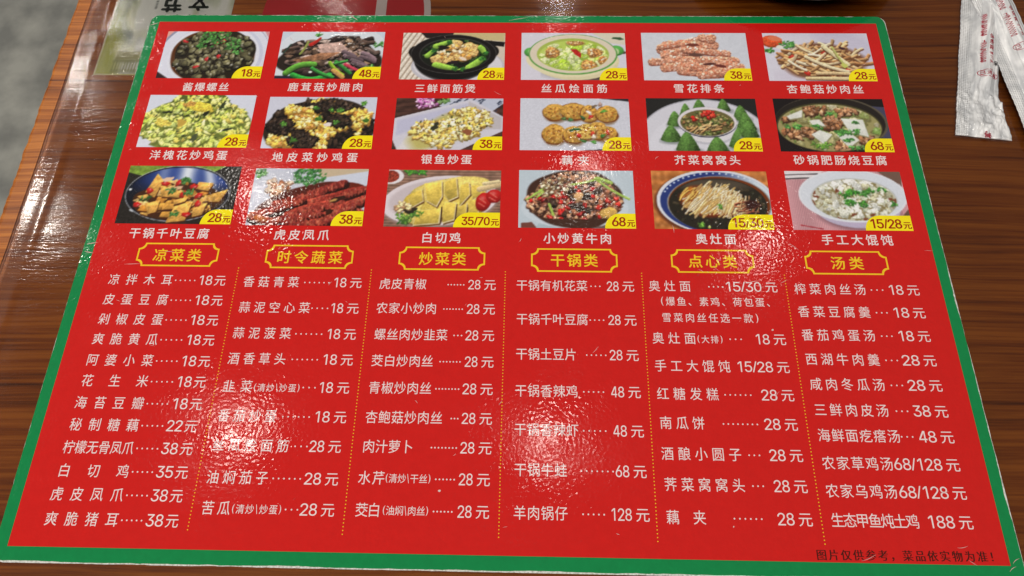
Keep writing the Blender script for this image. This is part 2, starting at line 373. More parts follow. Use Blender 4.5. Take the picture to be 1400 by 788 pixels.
# figures drawn as plain grotesque outlines (thousandths of an em; triangles)
OWN_GLYPHS = {
    '0': ([227,-7,174,1,130,24,95,62,69,113,53,178,48,254,53,330,69,395,95,447,130,484,174,508,227,516,279,508,323,484,358,447,384,395,400,330,405,254,400,178,384,113,359,62,323,24,279,1,227,50,261,56,290,74,313,103,330,144,340,194,344,254,340,314,330,365,313,405,290,435,261,453,227,460,192,453,163,435,140,405,123,365,113,314,109,254,113,194,123,144,140,103,163,74,192,56],
          [11,13,12,10,13,11,10,14,13,9,14,10,9,36,14,36,15,14,9,37,36,35,15,36,9,38,37,34,15,35,8,38,9,34,16,15,8,39,38,33,16,34,8,40,39,32,16,33,7,40,8,32,17,16,7,41,40,31,17,32,6,41,7,31,18,17,6,42,41,30,18,31,5,42,6,5,43,42,29,18,30,29,19,18,5,44,43,28,19,29,4,44,5,28,20,19,4,45,44,27,20,28,3,45,4,27,21,20,3,46,45,26,21,27,3,47,46,25,21,26,2,47,3,25,22,21,2,24,47,24,22,25,2,22,24,1,22,2,1,23,22,1,0,23]),
    '1': ([212,0,276,0,276,509,212,509,86,358,212,448,212,509,198,509,86,427],[0,1,2,0,2,3,4,5,6,4,6,7,4,7,8]),
    '2': ([64,0,64,47,234,229,261,257,282,282,299,305,311,327,318,348,320,371,317,397,308,419,293,436,273,449,250,457,224,460,196,457,172,447,153,433,139,413,130,390,127,362,66,362,71,405,86,442,111,473,143,496,182,511,225,516,268,511,306,497,337,474,361,445,376,411,381,372,378,345,371,318,357,290,336,259,306,223,267,180,153,60,153,57,389,57,389,0],
          [26,28,27,26,29,28,25,29,26,25,30,29,24,30,25,24,31,30,23,15,24,15,14,24,14,13,24,13,31,24,12,31,13,23,16,15,11,31,12,23,17,16,11,32,31,22,17,23,10,32,11,22,18,17,9,32,10,22,19,18,9,33,32,21,19,22,8,33,9,21,20,19,8,34,33,7,34,8,6,34,7,6,35,34,5,35,6,5,36,35,4,36,5,4,37,36,3,37,4,3,38,37,2,38,3,1,38,2,1,39,38,1,40,39,1,41,40,1,42,41,1,43,42,0,43,1]),
    '3': ([218,-7,173,-3,133,10,98,30,70,57,52,91,44,132,109,132,115,107,126,87,144,71,165,59,191,52,219,50,248,53,275,61,297,74,315,93,325,116,329,145,326,172,316,196,299,217,275,234,242,244,201,248,157,248,157,299,288,448,288,452,70,452,70,509,372,509,372,461,211,278,211,289,264,288,308,276,344,253,371,222,387,186,393,145,387,103,370,66,344,36,309,12,266,-2],
          [30,32,31,30,33,32,30,29,33,29,28,33,28,34,33,27,35,28,35,34,28,26,35,27,26,36,35,26,37,36,26,38,37,26,25,38,25,24,38,24,39,38,23,39,24,22,39,23,22,40,39,21,40,22,20,40,21,20,41,40,19,41,20,18,41,19,18,42,41,5,7,6,5,8,7,17,42,18,5,9,8,17,43,42,16,43,17,4,9,5,4,10,9,15,43,16,4,11,10,15,44,43,14,44,15,4,12,11,3,12,4,13,44,14,3,13,12,3,44,13,3,45,44,2,45,3,2,46,45,1,46,2,1,0,46]),
    '4': ([40,163,109,163,282,430,282,509,247,509,282,0,343,0,343,509,282,509,40,105,282,105,282,163,343,105,413,105,413,163,343,163],[0,1,2,0,2,3,0,3,4,5,6,7,5,7,8,9,10,11,9,11,0,12,13,14,12,14,15]),
    '5': ([221,-7,178,-2,140,11,108,32,83,60,66,93,60,130,122,130,127,108,138,89,154,73,173,60,196,52,221,50,250,53,276,64,298,82,314,104,324,131,328,162,324,193,314,221,297,244,275,262,248,273,218,277,192,275,167,268,145,258,128,246,67,253,96,509,366,509,366,452,151,452,134,301,136,301,155,315,178,325,203,331,229,334,263,330,294,321,321,306,345,285,364,260,379,231,388,199,391,163,385,117,369,76,343,41,309,15,268,-1],
          [30,34,31,34,32,31,34,33,32,30,35,34,39,41,40,38,41,39,38,42,41,37,42,38,37,43,42,36,43,37,36,44,43,30,36,35,30,26,36,26,25,36,25,44,36,25,45,44,24,45,25,30,27,26,23,45,24,30,28,27,22,45,23,22,46,45,30,29,28,21,46,22,21,47,46,20,47,21,20,48,47,19,48,20,19,49,48,18,49,19,17,49,18,5,7,6,5,8,7,17,50,49,5,9,8,16,50,17,4,9,5,4,10,9,15,50,16,15,51,50,4,11,10,14,51,15,4,12,11,3,12,4,13,51,14,3,13,12,3,51,13,3,52,51,2,52,3,2,53,52,1,53,2,1,0,53]),
    '6': ([226,-7,182,-1,142,15,109,40,84,74,69,115,64,162,68,199,80,239,102,285,137,340,252,509,322,509,151,261,145,261,154,275,165,288,179,299,196,307,214,312,235,314,278,309,316,295,346,271,370,240,384,201,389,157,384,112,368,73,343,39,310,14,271,-2,226,48,254,52,279,63,299,79,314,101,324,128,327,157,324,187,314,213,299,235,279,251,254,262,226,265,198,262,174,252,153,235,138,214,128,188,125,158,128,128,138,102,153,79,174,63,198,52],
          [10,12,11,10,16,12,16,13,12,9,16,10,19,21,20,18,21,19,18,22,21,17,22,18,16,22,17,16,23,22,9,15,16,13,44,16,44,23,16,8,15,9,8,14,15,44,43,23,43,24,23,13,45,44,13,46,45,42,24,43,8,13,14,8,46,13,8,47,46,41,24,42,41,25,24,7,47,8,7,48,47,40,25,41,7,49,48,39,25,40,39,26,25,6,49,7,6,50,49,38,26,39,5,50,6,5,51,50,37,26,38,37,27,26,5,52,51,36,27,37,4,52,5,36,28,27,4,53,52,35,28,36,4,54,53,34,28,35,3,54,4,34,29,28,3,55,54,33,29,34,3,32,55,32,29,33,3,29,32,2,29,3,2,30,29,1,30,2,1,31,30,0,31,1]),
    '7': ([97,0,323,448,323,452,62,452,62,509,391,509,391,449,165,0],
          [3,5,4,3,2,5,2,6,5,1,6,2,1,7,6,0,7,1]),
    '8': ([226,-7,178,-2,136,11,101,33,74,62,57,96,52,135,55,166,65,195,81,220,101,241,125,256,153,265,153,267,119,282,93,308,76,342,70,380,75,417,90,450,114,477,146,498,184,511,226,516,269,511,306,498,337,477,361,450,377,417,382,380,376,342,359,308,333,282,300,267,300,265,327,256,351,241,372,220,387,195,397,166,401,135,395,96,378,62,352,33,317,11,275,-2,226,49,258,52,285,60,307,74,323,91,333,113,337,139,333,165,322,189,305,208,283,223,256,232,226,235,196,232,169,223,147,208,130,189,119,165,115,139,119,113,129,91,145,74,167,60,195,52,226,290,252,292,274,300,293,313,307,330,316,351,319,376,316,399,308,420,294,437,275,449,252,457,226,460,200,457,177,449,159,437,145,420,136,399,133,376,136,351,145,330,159,313,178,300,201,292],
          [22,24,23,21,24,22,21,25,24,20,25,21,20,26,25,19,26,20,19,82,26,82,27,26,19,83,82,81,27,82,19,84,83,80,27,81,18,84,19,80,28,27,18,85,84,79,28,80,18,86,85,78,28,79,18,87,86,77,28,78,17,87,18,77,29,28,17,88,87,76,29,77,16,88,17,76,30,29,16,89,88,75,30,76,16,90,89,74,30,75,74,31,30,15,90,16,15,91,90,73,31,74,15,92,91,72,31,73,72,32,31,14,92,15,14,93,92,71,32,72,14,70,93,70,32,71,14,32,70,14,33,32,13,33,14,12,33,13,12,34,33,11,34,12,11,35,34,10,35,11,10,36,35,9,58,10,58,36,10,58,37,36,9,59,58,57,37,58,9,60,59,56,37,57,9,61,60,55,37,56,8,61,9,55,38,37,8,62,61,54,38,55,7,62,8,54,39,38,7,63,62,53,39,54,6,63,7,53,40,39,6,64,63,52,40,53,6,65,64,51,40,52,5,65,6,51,41,40,5,66,65,50,41,51,4,66,5,50,42,41,4,67,66,49,42,50,4,68,67,48,42,49,3,68,4,48,43,42,3,69,68,47,43,48,3,46,69,46,43,47,3,43,46,2,43,3,2,44,43,1,44,2,1,45,44,0,45,1]),
    '9': ([226,516,271,510,310,494,343,468,368,434,384,393,389,347,385,309,373,270,350,224,315,168,200,0,130,0,301,248,307,248,299,234,287,221,273,210,257,202,238,196,218,195,175,199,137,214,106,237,83,269,68,307,64,352,69,397,85,436,110,469,143,494,182,510,226,460,199,457,174,446,154,429,138,407,129,381,125,352,129,322,138,295,154,274,174,257,199,247,226,243,254,247,279,257,299,273,314,295,324,321,327,350,324,381,314,407,299,429,279,446,254,457],
          [31,1,0,30,1,31,30,2,1,29,2,30,29,3,2,28,33,29,33,32,29,32,3,29,32,55,3,55,4,3,28,34,33,54,4,55,28,35,34,53,4,54,27,35,28,53,5,4,27,36,35,52,5,53,27,37,36,51,5,52,26,37,27,51,6,5,26,38,37,50,6,51,25,38,26,25,39,38,49,6,50,49,7,6,25,40,39,48,7,49,48,8,7,24,40,25,24,41,40,47,8,48,24,42,41,46,8,47,46,14,8,14,9,8,23,42,24,23,43,42,45,13,46,13,14,46,45,17,13,17,12,13,15,9,14,23,44,43,44,17,45,23,17,44,22,17,23,16,9,15,16,10,9,17,10,16,21,17,22,21,18,17,12,10,17,21,19,18,20,19,21,12,11,10]),
    '/': ([235,533,71,-76,14,-76,178,533],
          [2,0,3,2,1,0]),
    ':': ([95,271,78,274,63,284,53,299,50,316,53,334,63,349,78,359,95,362,113,359,128,349,138,334,141,316,138,299,128,284,113,274,95,-4,78,-1,63,9,53,24,50,41,53,59,63,73,78,83,95,87,113,83,128,73,138,59,141,41,138,24,128,9,113,-1],
          [23,25,24,22,25,23,22,26,25,21,26,22,21,27,26,20,27,21,20,28,27,19,28,20,19,29,28,18,29,19,18,30,29,17,30,18,17,31,30,16,31,17,7,9,8,6,9,7,6,10,9,5,10,6,5,11,10,4,11,5,4,12,11,3,12,4,3,13,12,2,13,3,2,14,13,1,14,2,1,15,14,0,15,1]),
}


def make_glyphs(spec):
    """spec: {weight: (string, offset)} -> flat triangulated outlines in em units"""
    tmp = []
    for wt, (chars, off) in spec.items():
        for ch in sorted(set(chars)):
            if ch == ' ':
                continue
            if ch in OWN_GLYPHS:
                q, t3 = OWN_GLYPHS[ch]
                GLY[(wt, ch)] = (np.array(q, np.float32).reshape(-1, 2) / 1000, [tuple(t3[i:i + 3]) for i in range(0, len(t3), 3)])
                continue
            cu = bpy.data.curves.new('glyph', 'FONT')
            cu.body = ch
            cu.size = 1.0
            cu.resolution_u = 3
            cu.offset = off
            cu.fill_mode = 'FRONT'
            o = bpy.data.objects.new('glyph', cu)
            COL.objects.link(o)
            tmp.append((wt, ch, o))
    dg = bpy.context.evaluated_depsgraph_get()
    dg.update()
    for wt, ch, o in tmp:
        me = o.evaluated_get(dg).to_mesh()
        v = np.empty(len(me.vertices) * 3, np.float32)
        me.vertices.foreach_get('co', v)
        v = v.reshape(-1, 3)[:, :2].copy()
        f = [tuple(p.vertices) for p in me.polygons]
        GLY[(wt, ch)] = (v, f)
        o.to_mesh_clear()
    for wt, ch, o in tmp:
        cu = o.data
        bpy.data.objects.remove(o)
        bpy.data.curves.remove(cu)


def is_cjk(ch):
    return ord(ch) > 0x2fff


def put(mb, wt, ch, x0, y0, w, h, z):
    """fit the character's em box (CJK) or its ink (Latin) into the cell x0..x0+w, y0..y0+h"""
    v, f = GLY[(wt, ch)]
    if len(v) == 0:
        return
    if is_cjk(ch):
        bx0, bx1, by0, by1 = EM[wt]
    else:
        bx0, by0 = v.min(0); bx1, by1 = v.max(0)
        if ch == '1':
            v8 = GLY[(wt, '8')][0]; w8 = v8[:, 0].max() - v8[:, 0].min(); cx = (bx0 + bx1) / 2 + w8 * .03
            bx0, bx1 = cx - w8 / 2, cx + w8 / 2
    X = x0 + (v[:, 0] - bx0) / (bx1 - bx0) * w
    Y = y0 + (v[:, 1] - by0) / (by1 - by0) * h
    for k, (dx, dy) in enumerate(SMEAR.get(wt, ((0, 0),))):
        mb.add(np.c_[X + dx * h, Y + dy * h, np.full(len(X), z + k * .004)], f)


RW = {'(': 0.32, ')': 0.32, '\\': 0.34, '、': 1.0, '/': 0.5}


def run(mb, wt, text, x0, x1, yc, h, z, ratio=0.93, latin_h=0.87):
    """a line of text set across x0..x1, centred on yc, character height h"""
    ws = []
    for ch in text:
        if is_cjk(ch):
            ws.append(h * ratio)
        elif ch in RW:
            ws.append(h * RW[ch])
        else:
            ws.append(h * 0.52)
    tot = sum(ws)
    n = len(text)
    gap = (x1 - x0 - tot) / (n - 1) if n > 1 else 0
    if gap < -0.08 * h:
        k = (x1 - x0) / (tot * 1.0)
        ws = [w * k for w in ws]; gap = 0
    x = x0
    for ch, w in zip(text, ws):
        if is_cjk(ch):
            put(mb, wt, ch, x, yc - h / 2, w, h, z)
        elif ch in '()\\/':
            put(mb, wt, ch, x + w * 0.15, yc - h * 0.5, w * 0.7, h, z)
        elif ch in '!':
            put(mb, wt, ch, x + w * 0.3, yc - h * 0.45, w * 0.3, h * 0.9, z)
        elif ch in ':':
            put(mb, wt, ch, x + w * 0.3, yc - h * 0.3, w * 0.3, h * 0.5, z)
        else:
            put(mb, wt, ch, x, yc - h / 2 + h * 0.03, w, h * latin_h, z)
        x += w + gap


# ------------------------------------------------------------------ painter for the printed dish photographs
CW, CH = 348, 200           # canvas; dish pictures are laid out on 174 x 100 units
K = 2.0
PX, PY = np.meshgrid((np.arange(CW) + .5) / K, (np.arange(CH) + .5) / K)


def fnoise(rng, cells, w=CW, h=CH):
    """smooth value noise 0..1"""
    gy, gx = max(2, int(cells * h / w) + 2), int(cells) + 2
    g = rng.random((gy, gx))
    yy = np.linspace(0, gy - 1.001, h); xx = np.linspace(0, gx - 1.001, w)
    iy = yy.astype(int); ix = xx.astype(int)
    fy = (yy - iy)[:, None]; fx = (xx - ix)[None, :]
    fy = fy * fy * (3 - 2 * fy); fx = fx * fx * (3 - 2 * fx)
    a = g[iy][:, ix]; b_ = g[iy][:, ix + 1]; c = g[iy + 1][:, ix]; d = g[iy + 1][:, ix + 1]
    return (a * (1 - fx) + b_ * fx) * (1 - fy) + (c * (1 - fx) + d * fx) * fy


class Pic:
    def __init__(self, bgc, seed):
        self.r = np.random.default_rng(seed)
        self.im = np.empty((CH, CW, 3)); self.im[:] = bgc
        self.n1 = fnoise(self.r, 90); self.n2 = fnoise(self.r, 30); self.n3 = fnoise(self.r, 170)

    def box(self, x0, y0, x1, y1):
        a = max(0, int(x0 * K) - 1); b_ = min(CW, int(x1 * K) + 2)
        c = max(0, int(y0 * K) - 1); d = min(CH, int(y1 * K) + 2)
        return (slice(c, d), slice(a, b_)) if b_ > a and d > c else None

    def blend(self, s, a, col):
        a = np.clip(a, 0, 1)[..., None]
        self.im[s] = self.im[s] * (1 - a) + np.asarray(col, float) * a

    def ell(self, cx, cy, rx, ry, col, ang=0, irr=0, soft=0.6, vol=0.0, tex=0.0, spec=0.0, clip=None):
        R = max(rx, ry) * (1 + irr) + 1
        s = self.box(cx - R, cy - R, cx + R, cy + R)
        if s is None:
            return
        x = PX[s] - cx; y = PY[s] - cy
        ca, sa = math.cos(ang), math.sin(ang)
        u = (x * ca + y * sa) / rx; v = (-x * sa + y * ca) / ry
        rr = np.hypot(u, v)
        if irr:
            th = np.arctan2(v, u); p = self.r.random(4) * 6.28
            rr = rr / (1 + irr * (0.5 * np.sin(2 * th + p[0]) + 0.4 * np.sin(3 * th + p[1]) + 0.35 * np.sin(5 * th + p[2]) + 0.2 * np.sin(8 * th + p[3])))
        a = (1 - rr) * min(rx, ry) / soft + 0.5
        if clip is not None:
            a = np.minimum(a, clip[s])
        c = np.empty(a.shape + (3,)); c[:] = col
        if vol:
            hl = np.clip(1 - rr ** 2, 0, 1) ** 0.5
            sh = 1 + vol * (0.55 * (-y / (ry + rx)) * 1.6 + 0.5 * (hl - 0.6))
            c *= sh[..., None]
        if tex:
            c *= (1 + tex * (self.n1[s] + self.n3[s] - 1))[..., None]
        if spec:
            g = np.exp(-(((u + 0.25) / 0.35) ** 2 + ((v + 0.35) / 0.25) ** 2))
            c += (255 - c) * (g * spec)[..., None]
        self.blend(s, a, np.clip(c, 0, 255))

    def mask_ell(self, cx, cy, rx, ry, ang=0):
        x = PX - cx; y = PY - cy
        ca, sa = math.cos(ang), math.sin(ang)
        rr = np.hypot((x * ca + y * sa) / rx, (-x * sa + y * ca) / ry)
        return np.clip((1 - rr) * min(rx, ry) / 0.6 + .5, 0, 1)

    def poly(self, pts, col, tex=0.0, soft=0.6, vol=0.0):
        """convex polygon"""
        P = np.asarray(pts, float)
        s = self.box(P[:, 0].min(), P[:, 1].min(), P[:, 0].max(), P[:, 1].max())
        if s is None:
            return
        x = PX[s]; y = PY[s]
        area2 = sum(P[i][0] * P[(i + 1) % len(P)][1] - P[(i + 1) % len(P)][0] * P[i][1] for i in range(len(P)))
        sg = 1 if area2 > 0 else -1
        d = np.full(x.shape, 1e9)
        for i in range(len(P)):
            ax, ay = P[i]; bx, by = P[(i + 1) % len(P)]
            L = math.hypot(bx - ax, by - ay) or 1
            d = np.minimum(d, sg * ((bx - ax) * (y - ay) - (by - ay) * (x - ax)) / L)
        c = np.empty(d.shape + (3,)); c[:] = col
        if tex:
            c *= (1 + tex * (self.n1[s] + self.n2[s] - 1))[..., None]
        if vol:
            c *= (1 + vol * (0.5 - (y - P[:, 1].min()) / (np.ptp(P[:, 1]) + 1e-6)))[..., None]
        self.blend(s, d / soft + .5, np.clip(c, 0, 255))

    def seg(self, x0, y0, x1, y1, w, col, w1=None, vol=0.5, bend=0.0, clip=None, tex=0.15):
        n = 1 if not bend else 6
        mx, my = (x0 + x1) / 2 - (y1 - y0) * bend, (y0 + y1) / 2 + (x1 - x0) * bend
        s = self.box(min(x0, x1, mx) - w - 1, min(y0, y1, my) - w - 1, max(x0, x1, mx) + w + 1, max(y0, y1, my) + w + 1)
        if s is None:
            return
        X = PX[s]; Y = PY[s]
        best = np.full(X.shape, 1e9); side = np.zeros(X.shape)
        w1 = w if w1 is None else w1
        px, py = x0, y0
        for k in range(1, n + 1):
            t = k / n
            qx = (1 - t) ** 2 * x0 + 2 * t * (1 - t) * mx + t * t * x1
            qy = (1 - t) ** 2 * y0 + 2 * t * (1 - t) * my + t * t * y1
            if n == 1:
                qx, qy = x1, y1
            dx, dy = qx - px, qy - py
            L2 = dx * dx + dy * dy + 1e-9
            tt = np.clip(((X - px) * dx + (Y - py) * dy) / L2, 0, 1)
            ex = X - px - tt * dx; ey = Y - py - tt * dy
            ww = w + (w1 - w) * ((k - 1 + tt) / n)
            dd = np.hypot(ex, ey) / ww
            upd = dd < best
            best = np.where(upd, dd, best); side = np.where(upd, ey / ww, side)
            px, py = qx, qy
        c = np.empty(best.shape + (3,)); c[:] = col
        c *= (1 - vol * 0.5 * side)[..., None]
        if tex:
            c *= (1 + tex * (self.n1[s] + self.n3[s] - 1))[..., None]
        a = (1 - best) * w / 0.5 + .5
        if clip is not None:
            a = np.minimum(a, clip[s])
        self.blend(s, a, np.clip(c, 0, 255))

    def pile(self, cx, cy, rx, ry, n, size, cols, irr=0.3, asp=(0.5, 0.95), ang=(0, 3.14), dark=(30, 24, 18), dk=0.8, vol=0.7, spec=0.35, tex=0.3,
             power=0.6, clip=None, off=0.35):
        r = self.r
        P = []
        for _ in range(n):
            t = r.random() * 6.283; q = r.random() ** power
            P.append((cx + rx * q * math.cos(t), cy + ry * q * math.sin(t)))
        P.sort(key=lambda p: p[1] + r.random() * ry * 0.5)
        for x, y in P:
            sz = size[0] + (size[1] - size[0]) * r.random()
            a = asp[0] + (asp[1] - asp[0]) * r.random()
            an = ang[0] + (ang[1] - ang[0]) * r.random()
            c = np.array(cols[r.integers(len(cols))], float) * (0.85 + 0.3 * r.random())
            if dk:
                self.ell(x + off, y + sz * 0.28, sz * 1.08, sz * a * 1.12, dark, an, irr, soft=1.3, clip=clip if clip is not None else None)
            self.ell(x, y, sz, sz * a, c, an, irr, vol=vol, tex=tex, spec=spec * r.random(), clip=clip)

    def sticks(self, cx, cy, rx, ry, n, ln, w, cols, ang, dark=(60, 40, 24), bend=0.15, power=0.7, vol=0.8, clip=None, dk=True):
        r = self.r
        P = []
        for _ in range(n):
            t = r.random() * 6.283; q = r.random() ** power
            P.append((cx + rx * q * math.cos(t), cy + ry * q * math.sin(t)))
        P.sort(key=lambda p: p[1] + r.random() * ry * 0.7)
        for x, y in P:
            l = ln[0] + (ln[1] - ln[0]) * r.random(); ww = w[0] + (w[1] - w[0]) * r.random()
            an = ang[0] + (ang[1] - ang[0]) * r.random()
            c = np.array(cols[r.integers(len(cols))], float) * (0.85 + 0.3 * r.random())
            dx, dy = math.cos(an) * l / 2, math.sin(an) * l / 2
            bd = (r.random() - .5) * 2 * bend
            if dk:
                self.seg(x - dx + .4, y - dy + ww * .7, x + dx + .4, y + dy + ww * .7, ww * 1.1, dark, vol=0, bend=bd, clip=clip)
            self.seg(x - dx, y - dy, x + dx, y + dy, ww, c, vol=vol, bend=bd, clip=clip)

    def leafy(self, cx, cy, rx, ry, n, cols=((86, 158, 70), (122, 190, 98), (60, 122, 56)), size=(1.4, 2.8)):
        self.pile(cx, cy, rx, ry, n, size, cols, irr=0.5, asp=(0.35, 0.8), dark=(58, 100, 48), vol=0.4, spec=0.2, tex=0.3)

    def stripes(self, period, amp, ang=0.0, mask=None):
        t = PX * math.sin(ang) + PY * math.cos(ang)
        self.im *= (1 + amp * (np.sin(t * 6.283 / period) * 0.6 + (self.n2 - .5)) * (1 if mask is None else mask))[..., None]

    def out(self, nx, ny):
        im = np.clip(self.im, 0, 255) * (1 + 0.05 * (self.n3 - .5))[..., None]
        ix = np.linspace(0, CW - 1, nx); iy = np.linspace(0, CH - 1, ny)
        acc = 0
        for dx in (-1, 0, 1):
            for dy in (-1, 0, 1):
                jx = np.clip(np.rint(ix + dx * 1.2), 0, CW - 1).astype(int); jy = np.clip(np.rint(iy + dy * 1.2), 0, CH - 1).astype(int)
                acc = acc + im[jy][:, jx]
        return np.clip(acc / 9, 0, 255)


def d_snails():
    p = Pic((222, 222, 236), 1)
    p.poly([(0, 0), (22, 0), (2, 30), (0, 34)], (232, 170, 160))
    p.ell(86, 55, 96, 88, (150, 152, 178)); p.ell(88, 56, 94, 86, (224, 226, 242)); p.ell(90, 54, 80, 72, (206, 210, 232)); p.ell(87, 54, 77, 69, (228, 230, 244))
    p.poly([(0, 86), (20, 100), (0, 100)], (52, 34, 36)); p.poly([(166, 0), (174, 0), (174, 14)], (212, 150, 156))
    p.ell(86, 54, 70, 60, (92, 50, 20), irr=.03, soft=2); p.ell(88, 52, 67, 58, (40, 32, 20), irr=.05)
    p.pile(88, 50, 66, 56, 190, (4.4, 7.4), [(104, 100, 72), (84, 80, 56), (124, 118, 86), (66, 62, 46)], dark=(22, 18, 12), spec=0.8, irr=.15, asp=(.6, .9), power=.5)
    for x, y in ((34, 22), (77, 60), (62, 76), (96, 54), (100, 22), (88, 26)):
        p.ell(x, y, 5, 3, (186, 42, 44), ang=p.r.random() * 3, irr=.3, vol=.6, spec=.4)
    p.leafy(76, 16, 18, 18, 60); p.leafy(112, 26, 16, 14, 45); p.leafy(126, 42, 8, 7, 14); p.leafy(90, 6, 20, 8, 30); p.leafy(62, 32, 6, 10, 14)
    return p


def d_mushroom_bacon():
    p = Pic((206, 218, 234), 2)
    p.ell(90, 60, 100, 80, (220, 228, 238)); p.poly([(0, 94), (174, 96), (174, 100), (0, 100)], (40, 40, 56))
    p.ell(88, 60, 84, 46, (44, 34, 28), irr=.08, soft=2)
    p.sticks(88, 50, 82, 42, 60, (14, 30), (3, 5), [(92, 74, 66), (70, 56, 50), (120, 100, 92), (58, 46, 44)], (-.6, .9), dark=(26, 20, 18))
    p.pile(90, 46, 76, 36, 70, (5, 10), [(150, 120, 96), (170, 140, 128), (112, 88, 72), (84, 66, 54), (182, 160, 150)], dark=(30, 22, 18), asp=(.3, .6), ang=(-.6, .7), spec=.5)
    p.poly([(62, 28), (100, 22), (116, 38), (92, 54), (72, 46)], (196, 164, 154), tex=.3, vol=.3)
    p.poly([(132, 44), (150, 42), (160, 58), (142, 60)], (190, 168, 160), tex=.3)
    p.poly([(24, 62), (70, 46), (104, 44), (80, 60), (40, 66)], (158, 112, 82), tex=.4, vol=.3)
    p.seg(52, 28, 66, 14, 4, (188, 44, 34), w1=2, bend=.1); p.seg(36, 48, 46, 22, 2, (150, 160, 80), bend=.1)
    p.sticks(130, 60, 30, 14, 8, (20, 30), (3, 4.5), [(120, 100, 108), (92, 76, 82)], (.3, .7), dark=(24, 18, 20))
    for a in [(18, 88, 62, 70, 5.5, (96, 160, 60), -.3), (30, 92, 90, 92, 5, (50, 150, 60), .3), (60, 78, 96, 96, 3, (60, 150, 66), .1), (88, 66, 112, 92, 3, (140, 180, 50), .1), (98, 64, 124, 88, 3, (50, 130, 56), 0), (96, 68, 116, 62, 2, (70, 160, 70), 0)]:
        p.seg(a[0], a[1] + 1.5, a[2], a[3] + 1.5, a[4], (26, 50, 24), bend=a[6]); p.seg(*a[:4], a[4], a[5], bend=a[6], vol=1)
    p.ell(58, 86, 3, 2, (236, 250, 240)); p.seg(114, 70, 142, 86, 3, (206, 60, 86), w1=2)
    p.seg(96, 82, 112, 96, 4, (206, 160, 90)); p.leafy(62, 6, 6, 4, 12); p.leafy(166, 28, 8, 8, 16); p.leafy(160, 76, 14, 6, 20)
    p.ell(16, 40, 8, 5, (60, 44, 34), irr=.3); p.seg(8, 46, 18, 28, 1.5, (50, 70, 60))
    return p


def d_claypot():
    p = Pic((216, 202, 186), 3)
    for k in range(-3, 16):
        p.seg(k * 9 + 20, 0, k * 9 - 30, 100, 2.2, (234, 224, 212), vol=.3); p.seg(k * 9 + 24, 0, k * 9 - 26, 100, .8, (160, 140, 122), vol=0)
    p.poly([(84, 0), (174, 0), (172, 18), (84, 10)], (206, 190, 140)); p.poly([(30, 0), (86, 0), (84, 12), (40, 12)], (38, 28, 26))
    p.poly([(140, 16), (174, 20), (172, 30), (140, 26)], (24, 20, 22))
    p.ell(96, 72, 78, 40, (198, 196, 206)); p.ell(96, 70, 74, 36, (222, 220, 230))
    p.ell(86, 62, 62, 42, (60, 58, 60), soft=2); p.ell(86, 58, 64, 42, (20, 18, 18))
    p.ell(24, 42, 12, 13, (26, 22, 22), vol=.4); p.ell(152, 40, 12, 13, (26, 22, 22), vol=.4)
    p.ell(88, 46, 72, 42, (86, 84, 82)); p.ell(88, 46, 71, 41, (24, 20, 20)); p.ell(90, 46, 60, 35, (58, 56, 54)); p.ell(90, 47, 58, 33.5, (26, 30, 22))
    cl = p.mask_ell(90, 47, 56, 33)
    p.pile(90, 46, 52, 30, 70, (3, 6), [(44, 60, 34), (30, 44, 26), (60, 84, 40)], dark=(12, 18, 10), clip=cl)
    for x, y, rx, ry, a in ((74, 56, 20, 10, -.25), (112, 34, 18, 12, -.1), (90, 24, 14, 8, .2), (100, 52, 14, 8, .3), (62, 56, 12, 10, 0), (118, 44, 12, 8, 0)):
        p.ell(x, y + 2, rx, ry, (90, 60, 24), a, .15, soft=2, clip=cl); p.ell(x, y, rx, ry, (226, 184, 118), a, .18, vol=.5, tex=.5, clip=cl)
    p.pile(90, 44, 30, 16, 30, (3, 5), [(240, 214, 168), (222, 160, 80), (246, 226, 190)], dark=(190, 140, 80), clip=cl)
    for x0, y0, x1, y1, w in ((58, 30, 78, 20, 6), (44, 50, 54, 38, 5), (60, 70, 92, 78, 7), (116, 76, 136, 56, 8), (134, 32, 140, 44, 6), (98, 82, 104, 78, 4)):
        p.seg(x0, y0 + 1, x1, y1 + 1, w, (36, 70, 26), clip=cl); p.seg(x0, y0, x1, y1, w, (150, 196, 76), w1=w * .6, vol=.9, clip=cl)
        p.leafy(x1, y1, 5, 4, 8, ((40, 90, 36), (60, 130, 50)))
    p.ell(104, 56, 7, 3, (244, 226, 206), .5)
    p.ell(88, 64, 8, 4, (40, 30, 34), irr=.3); p.ell(70, 32, 10, 4, (30, 26, 26), irr=.3)
    return p


